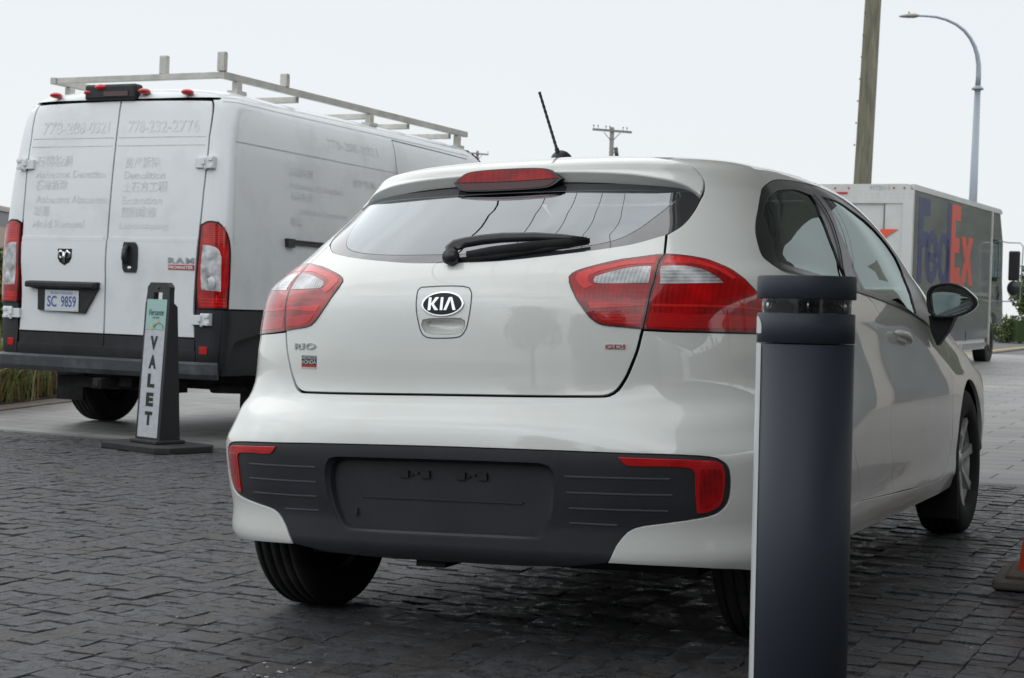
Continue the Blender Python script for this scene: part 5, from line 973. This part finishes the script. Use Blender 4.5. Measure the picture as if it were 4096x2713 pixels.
# reflective strip wrapped round the left side
V = []; F = []; aa = np.radians(np.linspace(156, 197, 20)); zs0, zs1 = hz_[2]-.006, .03
zt = [zs1+(zs0-zs1)*t for t in np.linspace(0, 1, 30)]; am, aw = aa.mean(), (aa[-1]-aa[0])/2; rad_w = aw*R0
def halfw(z):
    d = min(z-zs1, zs0-z); c = .020
    return aw if d >= c else aw*(.25+.75*math.sqrt(max(0, 1-((c-d)/c)**2)))
ztt = sorted(set([zs1+k*.004 for k in range(6)]+zt+[zs0-k*.004 for k in range(6)]+[hz_[3]-.0015]))
for z in ztt:
    hw = halfw(z)
    for k in range(9): a = am-hw+2*hw*k/8; a_edge = am+aw; a = a_edge-(am+aw-a) if False else a; V.append(((R0+.0007)*math.cos(a), (R0+.0007)*math.sin(a), z))
F = [(j*9+k, j*9+k+1, (j+1)*9+k+1, (j+1)*9+k) for j in range(len(ztt)-1) for k in range(8) if not (hz_[3]-.003 < ztt[j] < hz_[3]+.0001)]
mesh_obj('reflective_strip', V, F, mat('white_reflective_tape', (.60, .63, .63), .4, 0, .3), bo, smooth=True)
mb = MB()
for a, z, l, s_ in ((268, .575+.07, .012, .5), (308, .605+.07, .02, .12), (309, .520+.07, .018, .2)):
    q = []
    for k in range(5): g = math.radians(a)+l*(k/4-.5)/R0; q.append(((R0-.0013)*math.cos(g), (R0-.0013)*math.sin(g), z+l*(k/4-.5)*s_))
    mb.tube(q, .0009, 5)
mb.build('scratch', mat('scratched_coat', (.35, .38, .40), .6), bo)['kind'] = 'stuff'
# ---- portable valet sign --------------------------------------------------
th = math.radians(140); ux_, uy_ = Vector((math.cos(th), math.sin(th), 0)), Vector((-math.cos(math.radians(50)), -math.sin(math.radians(50)), 0))
vx, vy = -2.30, 10.80
vsn = thing('valet_sign', 'narrow black upright sign reading VALET on a black rubber base', 'sign', (vx, vy, float(gz(vx, vy)))); sign_l = vsn
Lx = -ux_; Ly = Vector((-uy_.x, -uy_.y, 0))   # local x to the right along the face, local y away from the viewer
vsn.matrix_world = Matrix(((Lx.x, Ly.x, 0, vx), (Lx.y, Ly.y, 0, vy), (0, 0, 1, float(gz(vx, vy))), (0, 0, 0, 1)))
rb = mat('black_recycled_rubber', (.018, .018, .019), .7, bump=(150, .5, .002), noise=(8, (.03, .03, .03), .4, .75))
mb = MB(); cc_ = .07; w2, d2 = .35, .24
mb.prism([(-w2+cc_,-d2),(w2-cc_,-d2),(w2,-d2+cc_),(w2,d2-cc_),(w2-cc_,d2),(-w2+cc_,d2),(-w2,d2-cc_),(-w2,-d2+cc_)], 0, .045, plane='XY'); mb.prism([(-.14,-.12),(.14,-.12),(.14,.12),(-.14,.12)], .045, .07, plane='XY'); mb.build('base', rb, vsn, bevel=.008)
pan = mat('sign_black_plastic', (.02, .02, .023), .5)
H_ = 1.095; hole_y = H_-.10
def wedge(xw, d0, d1, z0, z1, yb0, yb1):
    return [(-xw, yb0, z0), (xw, yb0, z0), (xw, yb0+d0, z0), (-xw, yb0+d0, z0), (-xw, yb1, z1), (xw, yb1, z1), (xw, yb1+d1, z1), (-xw, yb1+d1, z1)]
Fb = [(3, 2, 1, 0), (4, 5, 6, 7), (0, 1, 5, 4), (1, 2, 6, 5), (2, 3, 7, 6), (3, 0, 4, 7)]
lean0, lean1 = -.085, -.025
def yf_(z): return lean0+(lean1-lean0)*(z-.05)/(H_-.05)
def dep(z): return .17+(.05-.17)*(z-.05)/(H_-.05)
mb = MB(); zc = H_-.155
mb.add(wedge(.125, dep(.05), dep(zc), .05, zc, yf_(.05), yf_(zc)), Fb)
mb.add([(a*(.115 if abs(a) == 1 else 1), b, c) for a, b, c in wedge(.125, dep(zc), .04, zc, zc+.02, yf_(zc), yf_(zc+.02))], Fb)
z0_, z1_ = zc+.02, zc+.09
for e in (-1, 1):
    v = [(e*.045, yf_(z0_), z0_), (e*.122, yf_(z0_), z0_), (e*.122, yf_(z0_)+.04, z0_), (e*.045, yf_(z0_)+.04, z0_), (e*.045, yf_(z1_), z1_), (e*.115, yf_(z1_), z1_), (e*.115, yf_(z1_)+.04, z1_), (e*.045, yf_(z1_)+.04, z1_)]; mb.add(v, Fb)
v = [(-.115, yf_(z1_), z1_), (.115, yf_(z1_), z1_), (.115, yf_(z1_)+.04, z1_), (-.115, yf_(z1_)+.04, z1_)]
mb.add(v+[(-.115, yf_(H_-.03), H_-.03), (.115, yf_(H_-.03), H_-.03), (.115, yf_(H_)+.04, H_-.03), (-.115, yf_(H_)+.04, H_-.03), (-.085, yf_(H_), H_), (.085, yf_(H_), H_), (.085, yf_(H_)+.04, H_), (-.085, yf_(H_)+.04, H_)], [(3, 2, 1, 0), (0, 1, 5, 4), (1, 2, 6, 5), (2, 3, 7, 6), (3, 0, 4, 7), (4, 5, 9, 8), (5, 6, 10, 9), (6, 7, 11, 10), (7, 4, 8, 11), (8, 9, 10, 11)])
sbod = mb.build('sign_body', pan, vsn)
MB().ball((0, yf_(H_-.035)-.001, H_-.035), (.012, .003, .012), 12, 8).build('peg_hole', M['black'], sbod)
def sface(poly, m, name, par, off=.0015):
    V = np.array(poly, float); return solid(V, [tuple(range(len(V)))], lambda a, b, d: (a, yf_(b)-off-d+.0005, b), .001, name, m, par)
zb, zm, zt_ = .085, .785, .985
sface([(-.105, zb), (.100, zb), (.100, zm), (-.105, zm)], mat('sign_white_face', (.50, .52, .55), .45, noise=(30, (.42, .44, .47), .45, .7)), 'sign_face', vsn)
hdp = sface([(-.105, zm+.002), (.100, zm+.002), (.100, zt_), (-.105, zt_)], mat('sign_mint_face', (.34, .52, .49), .45), 'sign_header', vsn)
def stext(t_, x0, x1, z0, z1, m, bold, par, name='lettering', off=.0030):
    V, F = text_fit(t_, x0, x1, z0, z1, bold); solid(V, F, lambda a, b, d: (a, yf_(b)-off-d, b), .0006, name, m, par)
for k, ch in enumerate('VALET'): stext(ch, -.040, .036, .655-.123*k, .745-.123*k, M['black'], .06, vsn, 'letter')
dg = mat('dark_green_ink', (.03, .12, .10), .5)
V, F = text_fit('Versante', -.082, .078, .880, .920, .012, shear=.06); solid(V, F, lambda a, b, d: (a, yf_(b)-.003-d, b), .0006, 'lettering', dg, hdp)
stext('HOTEL', -.035, .035, .858, .872, dg, .0, hdp)
for px_, pz_, r_, c_ in ((-.035,.815,.010,(.75,.55,.08)), (-.022,.808,.009,(.10,.40,.30)), (-.012,.822,.008,(.15,.45,.42)), (.030,.838,.009,(.75,.30,.08)), (-.030,.797,.010,(.65,.45,.15))):
    sface([(px_+r_*math.cos(2*math.pi*k/12), pz_+r_*math.sin(2*math.pi*k/12)) for k in range(12)], mat('ink', c_, .5), 'printed_motif', hdp, .0035)
mb = MB(); mb.tube([(.0+.045*math.cos(math.pi*k/14)+.038, yf_(.79)-.004, .795+.035*math.sin(math.pi*k/14)) for k in range(15)], .0016, 6); mb.build('printed_arch', dg, hdp)
# ---- traffic cone ---------------------------------------------------------
cn = thing('traffic_cone', 'orange traffic cone on a dark square base, cut off by the right edge', 'traffic cone', (1.875, 5.62, float(gz(1.86, 5.62)))); cn.rotation_euler = (0, 0, math.radians(-22))
mb = MB(); mb.box((0, 0, .018), (.37, .37, .036)); mb.box((0, 0, .045), (.30, .30, .02), tap=.95); mb.build('cone_base', mat('dirty_cone_base', (.06, .052, .045), .7, noise=(8, (.13, .11, .09), .4, .7)), cn, bevel=.01)
mb = MB(); mb.lathe([(.120, .05), (.115, .07), (.028, .70), (.022, .71), (.018, .70), (.105, .07)], n=48); mb.build('cone_body', mat('orange_cone_plastic', (.62, .055, .018), .45, noise=(7, (.45, .06, .03), .4, .7)), cn)
mb = MB(); mb.lathe([(.0895, .25), (.0735, .37)], n=48); mb.lathe([(.062, .45), (.051, .53)], n=48); mb.build('cone_collar', M['white'], cn)
# bits of pale grit and a puddle of spilled powder on the setts
mb = MB(); r = random.Random(5)
for _ in range(34):
    a, b = r.choice(((-.95, 5.0), (-.65, 5.6), (-.60, 4.35), (.9, 4.8))); x, y = a+r.gauss(0, .06), b+r.gauss(0, .05); mb.ball((x, y, float(gz(x, y))+.003), (r.uniform(.002, .008), r.uniform(.002, .006), .0015), 6, 4)
o = mb.build('grit', mat('pale_grit', (.45, .45, .44), .8)); o['kind'] = 'stuff'

# ---- the hotel forecourt round the camera (seen only in reflections) ------
hb_ = thing('hotel_building', 'glazed hotel front with a steel canopy behind the photographer', 'building', (0, 0, 0))
dk = mat('canopy_lining', (.62, .61, .58), .6); gw = mat('facade_glass', (.10, .13, .14), .05, 0, 1, .8); wh = mat('white_steel', (.70, .71, .71), .4); tan = mat('stone_cladding', (.55, .51, .46), .7, noise=(2, (.44, .41, .37), .4, .7))
mb = MB(); mb.box((15.2, 3.5, 2.6), (6, 41, 5.2)); mb.box((-1, -17, 3.0), (20, 4, 6)); mb.build('wall', tan, hb_)
mb = MB()
for k in range(14): mb.box((12.17, -13.5+2.6*k, 1.6), (.08, 2.0, 2.5))
for k in range(6): mb.box((-8.5+3*k, -14.97, 1.7), (2.6, .08, 2.9))
mb.build('glazing', gw, hb_)
mb = MB(); mb.box((4.65, 3.5, 4.42), (6.9, 23, .25)); mb.build('canopy_roof', dk, hb_)
mb = MB()
for k in range(10):
    y = -8+2.2*k; mb.tube([(8.0, y, 2.6), (7.4, y, 3.4), (6.4, y, 3.9), (4.8, y, 4.2), (3.2, y, 4.26), (1.3, y, 4.26)], .05, 8)
    mb.tube([(8.0, y, 2.6), (5.2, y+1.1, 4.2), (1.4, y+2.2, 4.26)], .03, 6); mb.tube([(8.0, y, .0), (8.0, y, 3.9)], .09, 8)
mb.tube([(1.3, -8, 4.28), (1.3, 14.8, 4.28)], .05, 8); mb.tube([(5.2, -8, 4.24), (5.2, 13, 4.24)], .05, 8); mb.build('canopy_frame', wh, hb_)
for k, (x, y, h, c_) in enumerate(((-6, -10, 5.5, 2.3), (-3.2, -12.5, 7, 2.8), (1.5, -12.8, 5.5, 2.2), (-10, -7, 6.5, 2.6))):
    tree('broadleaf_tree', x, y, h, c_, ('round young tree behind the photographer, nearest of four', 'tallest tree in front of the hotel wall behind the photographer', 'small tree beside the hotel entrance behind the photographer', 'tree at the far left behind the photographer')[k], n=5000, size=.16, seed=30+k)
wm = mat('black_cable', (.02, .02, .02), .6)
for k in range(5):
    x = -3.5+.72*k; mb = MB(); mb.tube([(x-7+14*t, 5.4+(-12+24*t), 7.2+.15*k-.7*math.sin(math.pi*t)) for t in np.linspace(0, 1, 24)], .008, 6)
    tag(mb.build('overhead_cable', wm), ('black cable strung over the forecourt, farthest left of five', 'second cable from the left over the forecourt', 'middle cable of five over the forecourt', 'fourth cable from the left over the forecourt', 'cable over the forecourt nearest the canopy')[k], 'cable', 'cables over the forecourt')

for k, (x, y, h, c_) in enumerate(((18.0, 38.5, 4.2, 2.8), (21.0, 43.5, 4.0, 3.2), (23.8, 49, 4.6, 3.6), (27, 55.5, 6.5, 4.2))):
    tree('broadleaf_tree', x, y, h, c_, ('roadside tree nearest the hotel, out of frame to the right', 'second roadside tree out of frame to the right', 'third roadside tree out of frame to the right', 'farthest roadside tree out of frame to the right')[k], n=6500, size=.22, seed=50+k, trunk=.15)
